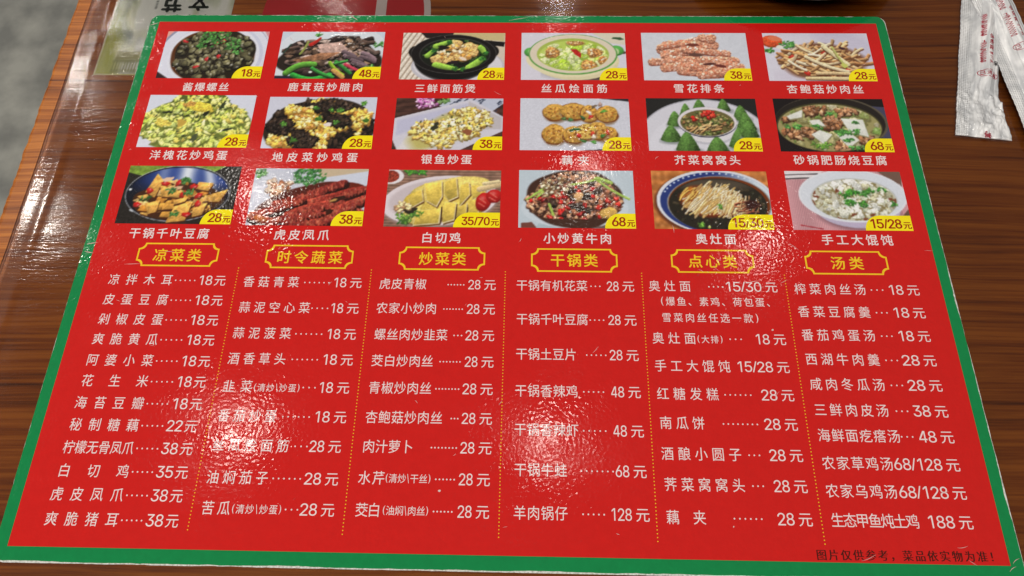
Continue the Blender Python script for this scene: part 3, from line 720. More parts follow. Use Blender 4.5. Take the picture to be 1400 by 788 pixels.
def d_loofah():
    p = Pic((220, 218, 232), 4)
    p.poly([(118, 0), (174, 0), (174, 26), (150, 22)], (222, 216, 196)); p.ell(162, 12, 9, 3, (60, 92, 60), .1, .2); p.ell(170, 42, 5, 3, (90, 80, 70))
    p.ell(100, 84, 66, 16, (170, 168, 176), soft=8); p.ell(120, 94, 40, 8, (90, 76, 70), soft=8)
    p.ell(90, 60, 72, 40, (224, 214, 176)); p.ell(84, 54, 76, 40, (232, 224, 186))
    p.ell(16, 42, 11, 10, (84, 160, 74), vol=.6); p.ell(18, 42, 7, 7, (176, 210, 150)); p.ell(158, 38, 13, 11, (84, 160, 74), vol=.6); p.ell(154, 40, 9, 8, (190, 216, 160))
    p.ell(86, 46, 74, 43, (96, 160, 76)); p.ell(86, 45, 71.5, 41, (226, 214, 194)); p.ell(86, 46, 60, 34, (170, 190, 84)); p.ell(87, 49, 57, 32, (192, 214, 100))
    cl = p.mask_ell(87, 49, 57, 31)
    p.pile(87, 48, 54, 29, 90, (5, 10), [(206, 222, 130), (184, 212, 84), (214, 230, 156), (170, 204, 60), (226, 234, 176)], dark=(150, 180, 60), clip=cl, spec=.5, irr=.25, vol=.3)
    for x, y, rx, ry in ((52, 42, 12, 11), (112, 70, 13, 12), (122, 42, 13, 9), (90, 20, 15, 6), (136, 58, 8, 9)):
        p.ell(x, y + 2, rx, ry, (150, 110, 50), irr=.15, clip=cl, soft=2); p.ell(x, y, rx, ry, (206, 150, 84), irr=.15, vol=.4, tex=.7, clip=cl)
        p.pile(x, y, rx * .7, ry * .7, 12, (1.5, 3), [(226, 186, 130), (190, 120, 60), (238, 210, 170)], dark=(160, 100, 50), clip=cl)
    p.poly([(82, 36), (92, 35), (100, 44), (99, 54), (90, 47)], (190, 36, 30), tex=.3)
    return p


def d_crispy_ribs():
    p = Pic((214, 218, 230), 5)
    p.im += (p.n2 - .5)[..., None] * 8
    cols = [(222, 158, 130), (234, 184, 160), (204, 124, 94), (242, 206, 188)]
    S_ = [(60, 24, 118, 10, 8), (40, 26, 120, 26, 9), (30, 36, 92, 44, 8), (36, 48, 100, 34, 8), (70, 36, 140, 44, 7), (14, 62, 80, 58, 7), (44, 58, 150, 60, 10),
          (34, 74, 100, 66, 8), (60, 80, 120, 86, 8), (96, 56, 158, 72, 9), (80, 72, 150, 78, 8), (92, 88, 140, 84, 8), (30, 30, 60, 24, 6), (100, 10, 116, 14, 8)]
    for x0, y0, x1, y1, w in S_:
        p.seg(x0, y0 + 4, x1, y1 + 4, w * .7, (150, 92, 76), vol=.2, tex=.3)
        p.seg(x0, y0, x1, y1, w * .85, (216, 152, 124), vol=.4, tex=.6)
        n = int(math.hypot(x1 - x0, y1 - y0) / 1.1)
        for k in range(n):
            t = p.r.random(); x = x0 + (x1 - x0) * t; y = y0 + (y1 - y0) * t + (p.r.random() - .5) * w * 1.9
            c = np.array(cols[p.r.integers(4)]) * (.85 + .3 * p.r.random()) * (1.08 - .25 * (y - (y0 + (y1 - y0) * t)) / w)
            p.ell(x + .3, y + .8, 2.2, 1.7, (176, 104, 80), irr=.3); p.ell(x, y, 2.1, 1.6, c, p.r.random() * 3, .3, spec=.5 * p.r.random())
    p.ell(88, 47, 12, 4, (104, 72, 64), .05, .1, soft=2); p.ell(108, 66, 10, 2.5, (84, 44, 40), -.1, .1); p.ell(126, 70, 10, 3, (110, 50, 44), .2, .1)
    p.ell(84, 26, 12, 3, (120, 60, 48), 0, .2)
    return p


def d_mushroom_strips():
    p = Pic((222, 220, 236), 6)
    p.ell(140, 30, 60, 30, (208, 204, 226), .4, soft=16); p.ell(100, 90, 90, 18, (214, 208, 226), soft=10)
    p.ell(14, 18, 18, 13, (214, 84, 44), vol=.5, tex=.3); p.ell(20, 12, 12, 5, (232, 128, 92), .2); p.leafy(40, 24, 14, 8, 40); p.leafy(8, 38, 10, 6, 20); p.ell(26, 30, 6, 4, (236, 236, 230))
    p.ell(92, 60, 72, 36, (130, 84, 58), irr=.06, soft=6)
    cols = [(222, 186, 138), (206, 160, 108), (234, 208, 168), (188, 136, 88), (214, 172, 122)]
    p.sticks(92, 56, 68, 34, 70, (14, 30), (1.6, 2.6), cols, (-1.2, -.4), dark=(110, 66, 40)); p.sticks(92, 60, 66, 32, 70, (16, 34), (1.6, 2.8), cols, (-.2, .8), dark=(110, 66, 40))
    for x, y in ((44, 50), (48, 58), (104, 64), (94, 40), (140, 84), (64, 84), (132, 80)):
        p.ell(x, y, 6, 4, (194, 48, 34), p.r.random() * 3, .3, vol=.5, spec=.3)
    p.sticks(92, 58, 62, 30, 34, (18, 36), (1.6, 2.8), cols + [(240, 222, 190)], (-.9, .7), dark=(120, 74, 44))
    for a in [(66, 50, 130, 80, 3, (240, 222, 184), .12), (98, 28, 132, 66, 4, (236, 224, 180), .02), (112, 30, 128, 70, 2, (196, 200, 120), .05), (80, 84, 156, 88, 3, (226, 196, 150), -.05), (62, 94, 140, 95, 3, (232, 206, 160), 0)]:
        p.seg(a[0], a[1] + 2, a[2], a[3] + 2, a[4], (120, 76, 46), bend=a[6]); p.seg(*a[:4], a[4], a[5], bend=a[6])
    p.ell(126, 68, 6, 4, (206, 212, 110), .8, .2); p.ell(128, 32, 6, 2.5, (70, 40, 46), .3, .3)
    return p


def d_flower_egg():
    p = Pic((220, 224, 240), 7)
    cols = [(220, 224, 112), (206, 218, 104), (230, 230, 134), (184, 200, 84), (226, 208, 100), (198, 212, 124), (238, 234, 146)]
    p.ell(84, 58, 88, 52, (130, 140, 64), irr=.05, soft=2); p.ell(84, 16, 46, 24, (92, 104, 44), irr=.08)
    p.pile(84, 58, 86, 48, 300, (4, 9), cols, irr=.4, dark=(110, 122, 56), asp=(.3, .8), spec=.4, power=.55); p.pile(84, 18, 46, 22, 110, (3, 7), cols, irr=.4, dark=(80, 90, 40), asp=(.3, .8), spec=.4)
    p.pile(86, 50, 78, 44, 36, (1.6, 4), [(46, 56, 36), (60, 74, 44), (38, 44, 34)], irr=.5, dk=0, asp=(.2, .5), spec=0)
    p.ell(88, 24, 20, 10, (228, 204, 76), .1, .2, vol=.4, tex=.4); p.ell(68, 18, 10, 5, (210, 160, 80), 0, .3, tex=.4); p.ell(32, 54, 12, 8, (232, 210, 96), .2, .3, tex=.4); p.ell(62, 54, 6, 8, (204, 168, 76), 0, .3)
    p.ell(98, 36, 6, 3.5, (36, 40, 28), -.5, .3); p.ell(36, 34, 8, 2.4, (40, 46, 30), 0, .3); p.ell(138, 66, 9, 2, (40, 50, 40), -.2, .3); p.ell(122, 20, 3, 9, (54, 64, 40), .5, .3); p.ell(88, 82, 4, 9, (80, 88, 60), .4, .3)
    p.poly([(0, 88), (12, 84), (22, 90), (16, 100), (0, 100)], (226, 228, 242))
    return p


def d_fungus_egg():
    p = Pic((212, 214, 232), 8)
    dk = [(44, 34, 28), (56, 44, 34), (36, 28, 24), (66, 50, 40)]; yl = [(236, 208, 104), (224, 186, 80), (244, 226, 150), (230, 196, 92), (212, 150, 70)]
    p.ell(88, 60, 88, 56, (50, 38, 28), irr=.05, soft=2)
    p.pile(88, 58, 86, 52, 240, (4, 7), dk, irr=.45, dark=(20, 16, 14), spec=.25, power=.5)
    for x, y, rx, ry, n in ((62, 44, 26, 18, 60), (92, 64, 24, 16, 50), (30, 84, 22, 12, 34), (152, 40, 14, 16, 30), (92, 90, 10, 12, 20), (120, 26, 20, 7, 16), (44, 24, 14, 8, 16), (86, 10, 18, 6, 18), (150, 60, 6, 12, 12), (120, 60, 12, 6, 14), (74, 26, 14, 6, 14)):
        p.pile(x, y, rx, ry, n, (3, 6.5), yl, irr=.45, dark=(170, 120, 50), spec=.5, off=.2)
    p.pile(100, 18, 34, 10, 50, (4, 6), dk, irr=.45, dark=(20, 16, 14)); p.pile(26, 58, 20, 14, 50, (4, 6), dk, irr=.45, dark=(20, 16, 14)); p.pile(64, 86, 22, 12, 50, (4, 6), dk, irr=.45, dark=(20, 16, 14)); p.pile(118, 46, 16, 10, 30, (4, 6), dk, irr=.45, dark=(20, 16, 14))
    for x, y in ((116, 26), (78, 22), (152, 12), (160, 44), (84, 42), (48, 84), (112, 50), (104, 24), (30, 52)):
        p.leafy(x, y, 5, 4, 10, ((70, 120, 40), (100, 160, 60)))
    p.ell(100, 54, 6, 4, (238, 226, 224), irr=.2); p.ell(70, 20, 3, 3, (246, 236, 180)); p.poly([(0, 86), (8, 92), (14, 100), (0, 100)], (220, 220, 238))
    return p


def d_fish_egg():
    p = Pic((78, 52, 44), 9)
    p.stripes(14, .25, .3)
    for k in range(5):
        p.seg(0, 10 + k * 9, 80, 2 + k * 9, .5, (52, 34, 30), vol=0)
    p.poly([(84, 0), (174, 0), (174, 10), (150, 32), (70, 16)], (196, 202, 222))
    for _ in range(46):
        x, y = 82 + p.r.random() * 88, p.r.random() * 26
        p.ell(x, y, 3, 1.1, (54, 62, 84), -.5, .4)
    p.pile(50, 9, 18, 12, 70, (2, 4), [(196, 120, 186), (220, 160, 210), (170, 90, 160), (232, 190, 226)], dark=(110, 60, 100)); p.leafy(78, 6, 12, 6, 18, ((120, 160, 90), (150, 180, 120)))
    p.poly([(0, 40), (122, 2), (174, 36), (174, 64), (108, 100), (8, 100), (0, 82)], (214, 212, 226)); p.poly([(118, 6), (172, 38), (172, 60), (110, 62)], (196, 190, 196), soft=2)
    p.poly([(4, 44), (116, 10), (120, 30), (30, 64), (4, 78)], (196, 196, 222), soft=6); p.poly([(8, 100), (30, 64), (60, 100)], (226, 222, 226), soft=4)
    p.ell(84, 62, 62, 28, (196, 186, 112), -.42, .1, soft=8)
    yl = [(230, 212, 120), (238, 228, 168), (216, 186, 88), (240, 234, 190), (206, 168, 90)]
    p.pile(120, 40, 36, 20, 120, (3, 6), yl, irr=.4, dark=(150, 120, 60), spec=.5); p.pile(92, 62, 44, 18, 120, (3, 6), yl, irr=.4, dark=(150, 120, 60), spec=.5)
    p.pile(50, 62, 20, 20, 60, (3, 6.5), yl, irr=.4, dark=(140, 110, 60), spec=.5); p.pile(78, 84, 20, 12, 50, (3, 6), yl, irr=.4, dark=(150, 120, 60), spec=.5)
    p.pile(92, 54, 60, 26, 40, (1, 2), [(60, 80, 40), (50, 60, 36), (90, 60, 40)], dk=0, irr=.4); p.ell(66, 56, 5, 8, (56, 56, 40), .4, .4); p.ell(118, 66, 8, 5, (150, 90, 60), .6, .3)
    return p


def d_lotus():
    p = Pic((214, 216, 230), 10)
    p.im += (p.n3 - .5)[..., None] * 16
    p.poly([(126, 0), (174, 0), (174, 6)], (44, 40, 46)); p.poly([(96, 100), (150, 95), (150, 100)], (50, 44, 52))
    for x, y, rx, ry in ((56, 27, 20, 17), (86, 25, 23, 17), (110, 30, 15, 17), (138, 30, 18, 17), (54, 69, 20, 19), (86, 70, 19, 17), (136, 68, 18, 15), (122, 62, 17, 17), (104, 64, 16, 16)):
        p.ell(x + 1, y + 4, rx, ry, (150, 130, 110), irr=.05, soft=4)
        p.ell(x, y + 1.5, rx, ry, (124, 70, 30), irr=.07)
        p.ell(x, y, rx - 1, ry - 1.2, (204, 156, 72) if x != 104 else (224, 190, 98), irr=.07, vol=.3, tex=.35)
        for k in range(7):
            a = k * .9 + x; q = .5 if k < 6 else 0
            p.ell(x + rx * q * math.cos(a), y + ry * q * math.sin(a), 2, 1.7, (146, 86, 36), irr=.3, soft=1)
        p.pile(x, y, rx * .85, ry * .85, 22, (1.2, 2.6), [(190, 132, 58), (214, 168, 84), (176, 116, 50), (218, 174, 92)], dk=0, vol=.1, tex=.2)
    for x, y, c in ((112, 36, (190, 40, 34)), (93, 72, (196, 40, 40)), (114, 68, (200, 60, 40)), (138, 66, (196, 54, 40)), (100, 38, (50, 90, 50)), (82, 62, (44, 84, 50)), (90, 60, (50, 100, 60)), (80, 42, (70, 120, 70)), (133, 25, (90, 160, 60)), (116, 84, (80, 150, 60)), (130, 72, (60, 120, 50)), (100, 82, (60, 110, 50)), (70, 40, (80, 110, 60)), (110, 28, (230, 226, 220)), (116, 74, (236, 220, 200)), (118, 16, (110, 90, 70)), (128, 12, (170, 140, 130))):
        p.ell(x, y, 4.5, 3, c, p.r.random() * 3, .4, vol=.5, spec=.3)
    return p


def d_cones():
    p = Pic((38, 37, 36), 11)
    p.ell(88, 88, 106, 86, (170, 170, 182)); p.ell(88, 88, 104, 84, (216, 216, 228)); p.ell(88, 92, 86, 64, (222, 222, 234))

    def cone(x, y, w, h):
        p.ell(x + 2, y + h * .42, w * .56, h * .2, (150, 156, 160), soft=4)
        g = np.array((104, 150, 72))
        s = p.box(x - w, y - h, x + w, y + h)
        if s is None:
            return
        X = (PX[s] - x) / (w / 2); Y = (PY[s] - (y - h / 2)) / h
        half = np.clip(Y, 0, 1) ** .62 * 1.04
        bot = 1 - .16 * np.abs(X) ** 2.4
        a = np.minimum((half - np.abs(X)) * w / 2, (bot - Y) * h) / .7 + .5
        sh = (1.12 - .4 * np.abs(X + .25) - .28 * Y + .3 * (p.n1[s] + p.n3[s] - 1))
        p.blend(s, np.where(Y < -.02, 0, a), np.clip(g * sh[..., None], 0, 255))
    for c in ((84, 14, 24, 24), (122, 14, 24, 26), (62, 24, 22, 28), (148, 28, 28, 30)):
        cone(*c)
    cone(44, 40, 28, 30); cone(154, 46, 34, 36)
    p.ell(96, 72, 36, 16, (196, 196, 208), soft=2); p.ell(96, 66, 36, 18, (226, 224, 232)); p.ell(94, 46, 46, 29, (40, 42, 60)); p.ell(94, 45, 46, 28, (228, 222, 230)); p.ell(94, 47, 42, 25, (112, 104, 62))
    cl = p.mask_ell(94, 47, 41, 24.5)
    p.pile(94, 47, 40, 24, 150, (2, 4.4), [(132, 132, 74), (104, 118, 60), (170, 150, 100), (150, 110, 70), (88, 100, 50)], dark=(70, 66, 36), clip=cl, spec=.6)
    p.sticks(90, 58, 26, 8, 22, (8, 14), (1, 1.8), [(206, 180, 130), (190, 150, 100)], (-1, -.1), clip=cl)
    p.pile(98, 32, 11, 8, 24, (2, 4), [(196, 40, 34), (210, 70, 50)], clip=cl, spec=.6, dark=(100, 20, 16)); p.pile(74, 40, 5, 4, 8, (2, 3.4), [(196, 44, 34)], clip=cl, dark=(100, 20, 16))
    for c in ((36, 68, 36, 32), (60, 84, 40, 40), (106, 90, 40, 34), (142, 76, 40, 40), (158, 60, 30, 34)):
        cone(*c)
    return p


def d_tofu_pot():
    p = Pic((30, 24, 24), 12)
    p.poly([(150, 14), (174, 16), (174, 76), (160, 74)], (74, 72, 98)); p.ell(86, 46, 88, 50, (96, 88, 72)); p.ell(84, 46, 86, 48.5, (40, 34, 30)); p.ell(82, 54, 82, 46, (70, 66, 40)); p.ell(82, 55, 80, 44, (164, 156, 104))
    cl = p.mask_ell(82, 55, 79, 43)
    p.pile(82, 55, 76, 42, 90, (5, 10), [(164, 160, 110), (184, 178, 128), (136, 146, 86), (126, 154, 80), (192, 184, 152)], dark=(124, 118, 72), clip=cl, vol=.3, irr=.3, spec=.4)
    for x, y, rx, ry, n in ((62, 22, 18, 9, 30), (86, 46, 14, 14, 34), (112, 26, 20, 7, 20), (30, 66, 22, 9, 30), (100, 88, 14, 10, 20), (48, 64, 12, 8, 14), (24, 38, 12, 5, 10), (136, 78, 12, 8, 14)):
        p.pile(x, y, rx, ry, n, (3, 6.5), [(150, 104, 70), (172, 124, 90), (126, 84, 56), (188, 146, 110)], irr=.4, dark=(74, 48, 32), clip=cl, spec=.5)
    for q in ([(52, 42), (68, 40), (76, 52), (58, 54)], [(102, 38), (136, 40), (140, 72), (112, 64)], [(52, 68), (66, 60), (84, 68), (68, 86)], [(90, 68), (112, 64), (124, 78), (106, 92)], [(18, 34), (44, 22), (42, 36), (22, 40)]):
        p.poly([(x + 1, y + 2.5) for x, y in q], (150, 146, 110), soft=1.5); p.poly(q, (232, 234, 228), tex=.06, vol=.06)
    p.leafy(122, 46, 5, 3, 8); p.leafy(100, 64, 12, 5, 26); p.leafy(108, 78, 8, 3, 12); p.leafy(64, 54, 8, 4, 14); p.leafy(118, 64, 8, 4, 12); p.leafy(64, 88, 16, 6, 26, ((110, 160, 50), (140, 190, 80))); p.leafy(26, 54, 12, 5, 16); p.leafy(118, 92, 12, 4, 14); p.leafy(84, 30, 6, 4, 8); p.leafy(124, 60, 5, 3, 6)
    return p


def d_tofu_skin():
    p = Pic((42, 38, 34), 13)
    p.im += (p.n1 - .5)[..., None] * 14
    p.poly([(0, 0), (150, 0), (130, 12), (30, 20), (0, 12)], (128, 158, 62), tex=.3)
    p.ell(84, 48, 80, 48, (196, 202, 214)); p.ell(84, 48, 79, 47, (26, 26, 34))
    s = p.box(5, 1, 163, 60)
    m_ = p.mask_ell(84, 48, 77, 45)[s] * np.clip((52 - PY[s]) / 24, 0, 1)
    g = np.exp(-((PX[s] - 92) / 12) ** 2) + .8 * np.exp(-((PX[s] - 128 - (PY[s] - 20) * .3) / 8) ** 2) + .35 * np.exp(-((PX[s] - 56) / 9) ** 2)
    c = np.array((52, 76, 150)) + (np.array((226, 234, 246)) - np.array((52, 76, 150))) * np.clip(g, 0, 1)[..., None]
    c *= np.clip((PX[s] + 10) / 60, .2, 1)[..., None]
    p.blend(s, m_, c)
    p.ell(144, 60, 14, 12, (80, 60, 46), -.5, .1, soft=4)
    cl = p.mask_ell(84, 50, 74, 44)
    cols = [(228, 166, 74), (238, 184, 96), (214, 144, 58), (244, 202, 130)]
    p.ell(84, 62, 64, 34, (70, 40, 22), irr=.06, clip=cl)
    r = p.r
    for _ in range(52):
        t = r.random() * 6.28; q = r.random() ** .6
        x, y = 84 + 56 * q * math.cos(t), 60 + 32 * q * math.sin(t)
        a = r.random() * 6.28; sz = 8 + 6 * r.random()
        P = [(x + sz * math.cos(a + k), y + sz * .62 * math.sin(a + k)) for k in (0, 1.5 + r.random() * .6, 3.1, 4.5)]
        p.poly([(u + 1, v + 2.6) for u, v in P], (70, 36, 18), soft=1.2)
        p.poly(P, np.array(cols[r.integers(4)]) * (.85 + .25 * r.random()), tex=.25, vol=.4)
    for P in ([(34, 46), (46, 14), (58, 26), (50, 56)], [(54, 34), (92, 46), (88, 56), (60, 54)], [(128, 52), (160, 40), (150, 62), (134, 62)], [(76, 98), (84, 70), (110, 62), (104, 94)], [(80, 60), (102, 54), (98, 62), (82, 68)], [(112, 74), (132, 64), (128, 84), (114, 88)], [(38, 66), (60, 60), (58, 80), (46, 84)], [(112, 28), (136, 30), (130, 44), (110, 40)]):
        p.poly([(u + 1, v + 2.6) for u, v in P], (80, 40, 18), soft=1.2); p.poly(P, (236, 178, 88), tex=.3, vol=.4)
    for x, y in ((62, 32), (82, 30), (106, 36), (92, 50), (116, 52), (26, 68), (104, 84), (40, 44), (118, 66)):
        p.ell(x, y, 6, 4.4, (186, 34, 30), r.random() * 3, .25, vol=.6, spec=.5)
    p.ell(64, 24, 8, 4, (236, 200, 170), -.3, .2); p.ell(78, 40, 12, 3, (226, 186, 150), -.2, .2)
    for x, y, n in ((92, 26, 24), (72, 44, 12), (100, 46, 12), (86, 82, 8), (36, 58, 6)):
        p.leafy(x, y, 8, 5, n, ((50, 100, 50), (80, 140, 70)))
    p.ell(10, 42, 2.4, 2, (240, 244, 250)); p.ell(20, 78, 4, 1.4, (200, 206, 216), .5)
    return p


def d_feet():
    p = Pic((206, 210, 226), 14)
    p.poly([(90, 0), (174, 0), (174, 6), (106, 18)], (204, 184, 156)); p.poly([(108, 16), (174, 4), (174, 40), (110, 30)], (210, 216, 234), soft=2); p.poly([(0, 30), (22, 30), (10, 100), (0, 100)], (216, 218, 234), soft=4)
    p.ell(90, 74, 84, 46, (90, 34, 24), -.28, .04, soft=2); p.ell(140, 48, 42, 22, (110, 40, 26), -.1, .1)
    cols = [(146, 58, 46), (128, 44, 36), (170, 88, 66), (112, 36, 32), (158, 66, 52)]
    for x0, y0, x1, y1, w in ((96, 46, 140, 24, 10), (40, 66, 110, 40, 11), (80, 66, 160, 40, 10), (10, 84, 80, 56, 10), (110, 60, 176, 34, 9), (60, 84, 140, 60, 10), (120, 84, 178, 50, 12), (40, 94, 110, 80, 9), (8, 84, 40, 96, 10), (100, 96, 170, 76, 10), (60, 98, 120, 94, 8)):
        w *= .78; bb = p.r.uniform(-.14, .1); cc = cols[p.r.integers(5)]
        p.seg(x0, y0 + 5, x1, y1 + 5, w, (48, 20, 16), vol=.1, bend=bb)
        p.seg(x0, y0, x1, y1, w, cc, w1=w * .55, vol=1.0, bend=bb, tex=.5)
        for t_ in (.3, .55, .8):
            p.ell(x0 + (x1 - x0) * t_, y0 + (y1 - y0) * t_ + 1, w * .9, w * .75, cc, p.r.random() * 3, .25, vol=.8, tex=.5, spec=.3)
            p.seg(x0 + (x1 - x0) * t_, y0 + (y1 - y0) * t_, x0 + (x1 - x0) * t_ + p.r.uniform(4, 14), y0 + (y1 - y0) * t_ + p.r.uniform(-10, 8), 3, cols[p.r.integers(5)], w1=1.4, vol=.9, tex=.4)
        for k in range(int(math.hypot(x1 - x0, y1 - y0) * 1.3)):
            t = p.r.random(); x = x0 + (x1 - x0) * t; y = y0 + (y1 - y0) * t + (p.r.random() - .6) * w * 1.3
            p.ell(x, y, 3, 1, np.array(cols[p.r.integers(5)]) * (.9 + .5 * p.r.random()), .9 + p.r.random() * .8, .3, spec=.6 * p.r.random())
    p.ell(132, 54, 14, 4, (56, 30, 22), -.4, .2); p.ell(126, 56, 6, 2, (196, 150, 84), -.3, .2); p.ell(122, 76, 7, 4, (60, 30, 20), -.6, .2); p.ell(20, 88, 10, 5, (190, 108, 60), .4, .2, vol=.5)
    p.leafy(84, 14, 26, 16, 130, ((70, 140, 70), (96, 170, 90), (48, 110, 60))); p.leafy(8, 8, 10, 8, 30); p.pile(38, 34, 20, 14, 30, (3, 6), [(196, 150, 120), (214, 190, 170), (150, 90, 60)], dark=(150, 110, 90))
    return p


def d_chicken():
    p = Pic((140, 108, 92), 15)
    p.stripes(5, .28, 0)
    p.ell(4, 12, 20, 14, (232, 228, 234)); p.ell(2, 12, 15, 11, (150, 60, 44), tex=.6); p.leafy(42, 4, 18, 6, 36, ((60, 130, 44), (96, 170, 60)))
    p.ell(82, 56, 90, 44, (160, 140, 136), -.12, soft=3); p.ell(82, 54, 88, 43, (228, 218, 226), -.12); p.ell(84, 52, 80, 36, (206, 194, 200), -.12, soft=3)
    sk = [(226, 200, 96), (216, 188, 82), (234, 212, 118)]
    for x, y, rx, ry, a in ((96, 34, 60, 20, -.2), (50, 54, 26, 16, -.5), (76, 44, 24, 20, -.3), (60, 78, 34, 18, -.05), (104, 64, 50, 20, -.1)):
        p.ell(x + 1, y + 3, rx, ry, (120, 88, 44), a, .05, soft=3); p.ell(x, y, rx, ry, sk[p.r.integers(3)], a, .05, vol=.4, tex=.18)
    for P in ([(88, 20), (106, 14), (110, 48), (96, 56), (88, 44)], [(112, 26), (126, 22), (128, 44), (112, 66)], [(128, 26), (148, 28), (152, 40), (132, 54)], [(90, 56), (108, 58), (106, 88), (88, 94)], [(110, 66), (124, 58), (124, 80), (110, 88)], [(124, 54), (142, 50), (142, 76), (128, 80)], [(48, 72), (86, 68), (84, 94), (44, 98)], [(56, 24), (84, 20), (86, 48), (78, 66), (62, 56)], [(34, 52), (54, 34), (58, 56), (40, 68)]):
        Q = np.array(P, float)
        p.poly(Q + (1.4, 2.4), (110, 76, 40), soft=1.4); p.poly(Q, np.array((234, 220, 176)), soft=1); c0 = Q.mean(0); p.poly(c0 + (Q - c0) * .93 + (-.6, -.6), np.array((220, 192, 90)) * (.95 + .1 * p.r.random()), tex=.18, vol=.4)
    for x in (86, 108, 125):
        p.seg(x, 66, x - 1, 94, 1, (70, 44, 30), vol=0)
    p.seg(142, 34, 174, 24, 5, (222, 196, 150)); p.seg(148, 24, 170, 20, 3, (226, 206, 160))
    for x, y, rx, ry, a in ((148, 56, 12, 16, .3), (164, 46, 12, 12, .5)):
        p.ell(x, y, rx, ry, (176, 30, 28), a, .05, vol=.5, spec=.3); p.seg(x - 6, y - 6, x + 4, y + 2, 1, (226, 110, 96), vol=0); p.seg(x - 7, y + 2, x + 2, y + 8, 1, (220, 100, 90), vol=0)
    p.leafy(30, 84, 14, 12, 50, ((110, 160, 60), (140, 180, 80), (60, 100, 40))); p.leafy(48, 78, 12, 6, 20, ((120, 170, 70), (90, 140, 50))); p.ell(38, 72, 10, 5, (50, 44, 34), 0, .3); p.pile(26, 66, 12, 8, 24, (2, 4), [(226, 206, 150), (206, 160, 120)], dark=(150, 110, 80))
    return p


def d_beef():
    p = Pic((196, 210, 222), 16)
    p.poly([(4, 92), (20, 90), (28, 100), (4, 100)], (120, 70, 60)); p.poly([(30, 93), (130, 90), (130, 100), (26, 100)], (176, 196, 206)); p.poly([(60, 98), (130, 94), (130, 100)], (110, 90, 84))
    p.ell(84, 66, 80, 34, (206, 218, 230)); p.ell(84, 50, 74, 50, (70, 44, 34), irr=.04, soft=2)
    cl = np.maximum(p.mask_ell(82, 58, 76, 30), p.mask_ell(86, 46, 62, 44)) * (PY < 85 - 3 * ((PX - 85) / 70) ** 2)
    cols = [(178, 124, 92), (150, 96, 70), (204, 156, 118), (126, 78, 60), (190, 140, 110)]
    p.pile(84, 48, 74, 46, 330, (3, 6.5), cols, dark=(60, 32, 24), spec=.7, irr=.3, clip=cl, power=.5)
    p.pile(84, 58, 70, 34, 40, (3, 5), [(196, 36, 32), (212, 60, 50), (170, 30, 30)], dark=(80, 18, 16), spec=.8, clip=cl)
    p.pile(90, 50, 60, 30, 14, (4, 7), [(60, 44, 36), (70, 50, 40)], clip=cl); p.ell(100, 46, 9, 8, (50, 38, 32), 0, .3); p.ell(90, 46, 7, 8, (214, 170, 120), 0, .2, vol=.4); p.ell(134, 74, 13, 10, (208, 166, 90), -.4, .1, vol=.5, tex=.4)
    for a in [(78, 26, 118, 16, 1.8, .05), (116, 14, 166, 50, 2, .08), (120, 14, 140, 22, 3, 0), (22, 44, 40, 30, 1.5, 0), (12, 52, 36, 36, 1.5, 0), (28, 48, 38, 38, 1.4, 0), (46, 60, 52, 78, 2, 0)]:
        p.seg(*a[:5], (166, 196, 90), bend=a[5])
    p.pile(50, 28, 30, 20, 90, (1.4, 3), [(222, 206, 170), (236, 226, 200), (200, 180, 140), (120, 90, 60)], dark=(110, 86, 60), clip=cl)
    return p


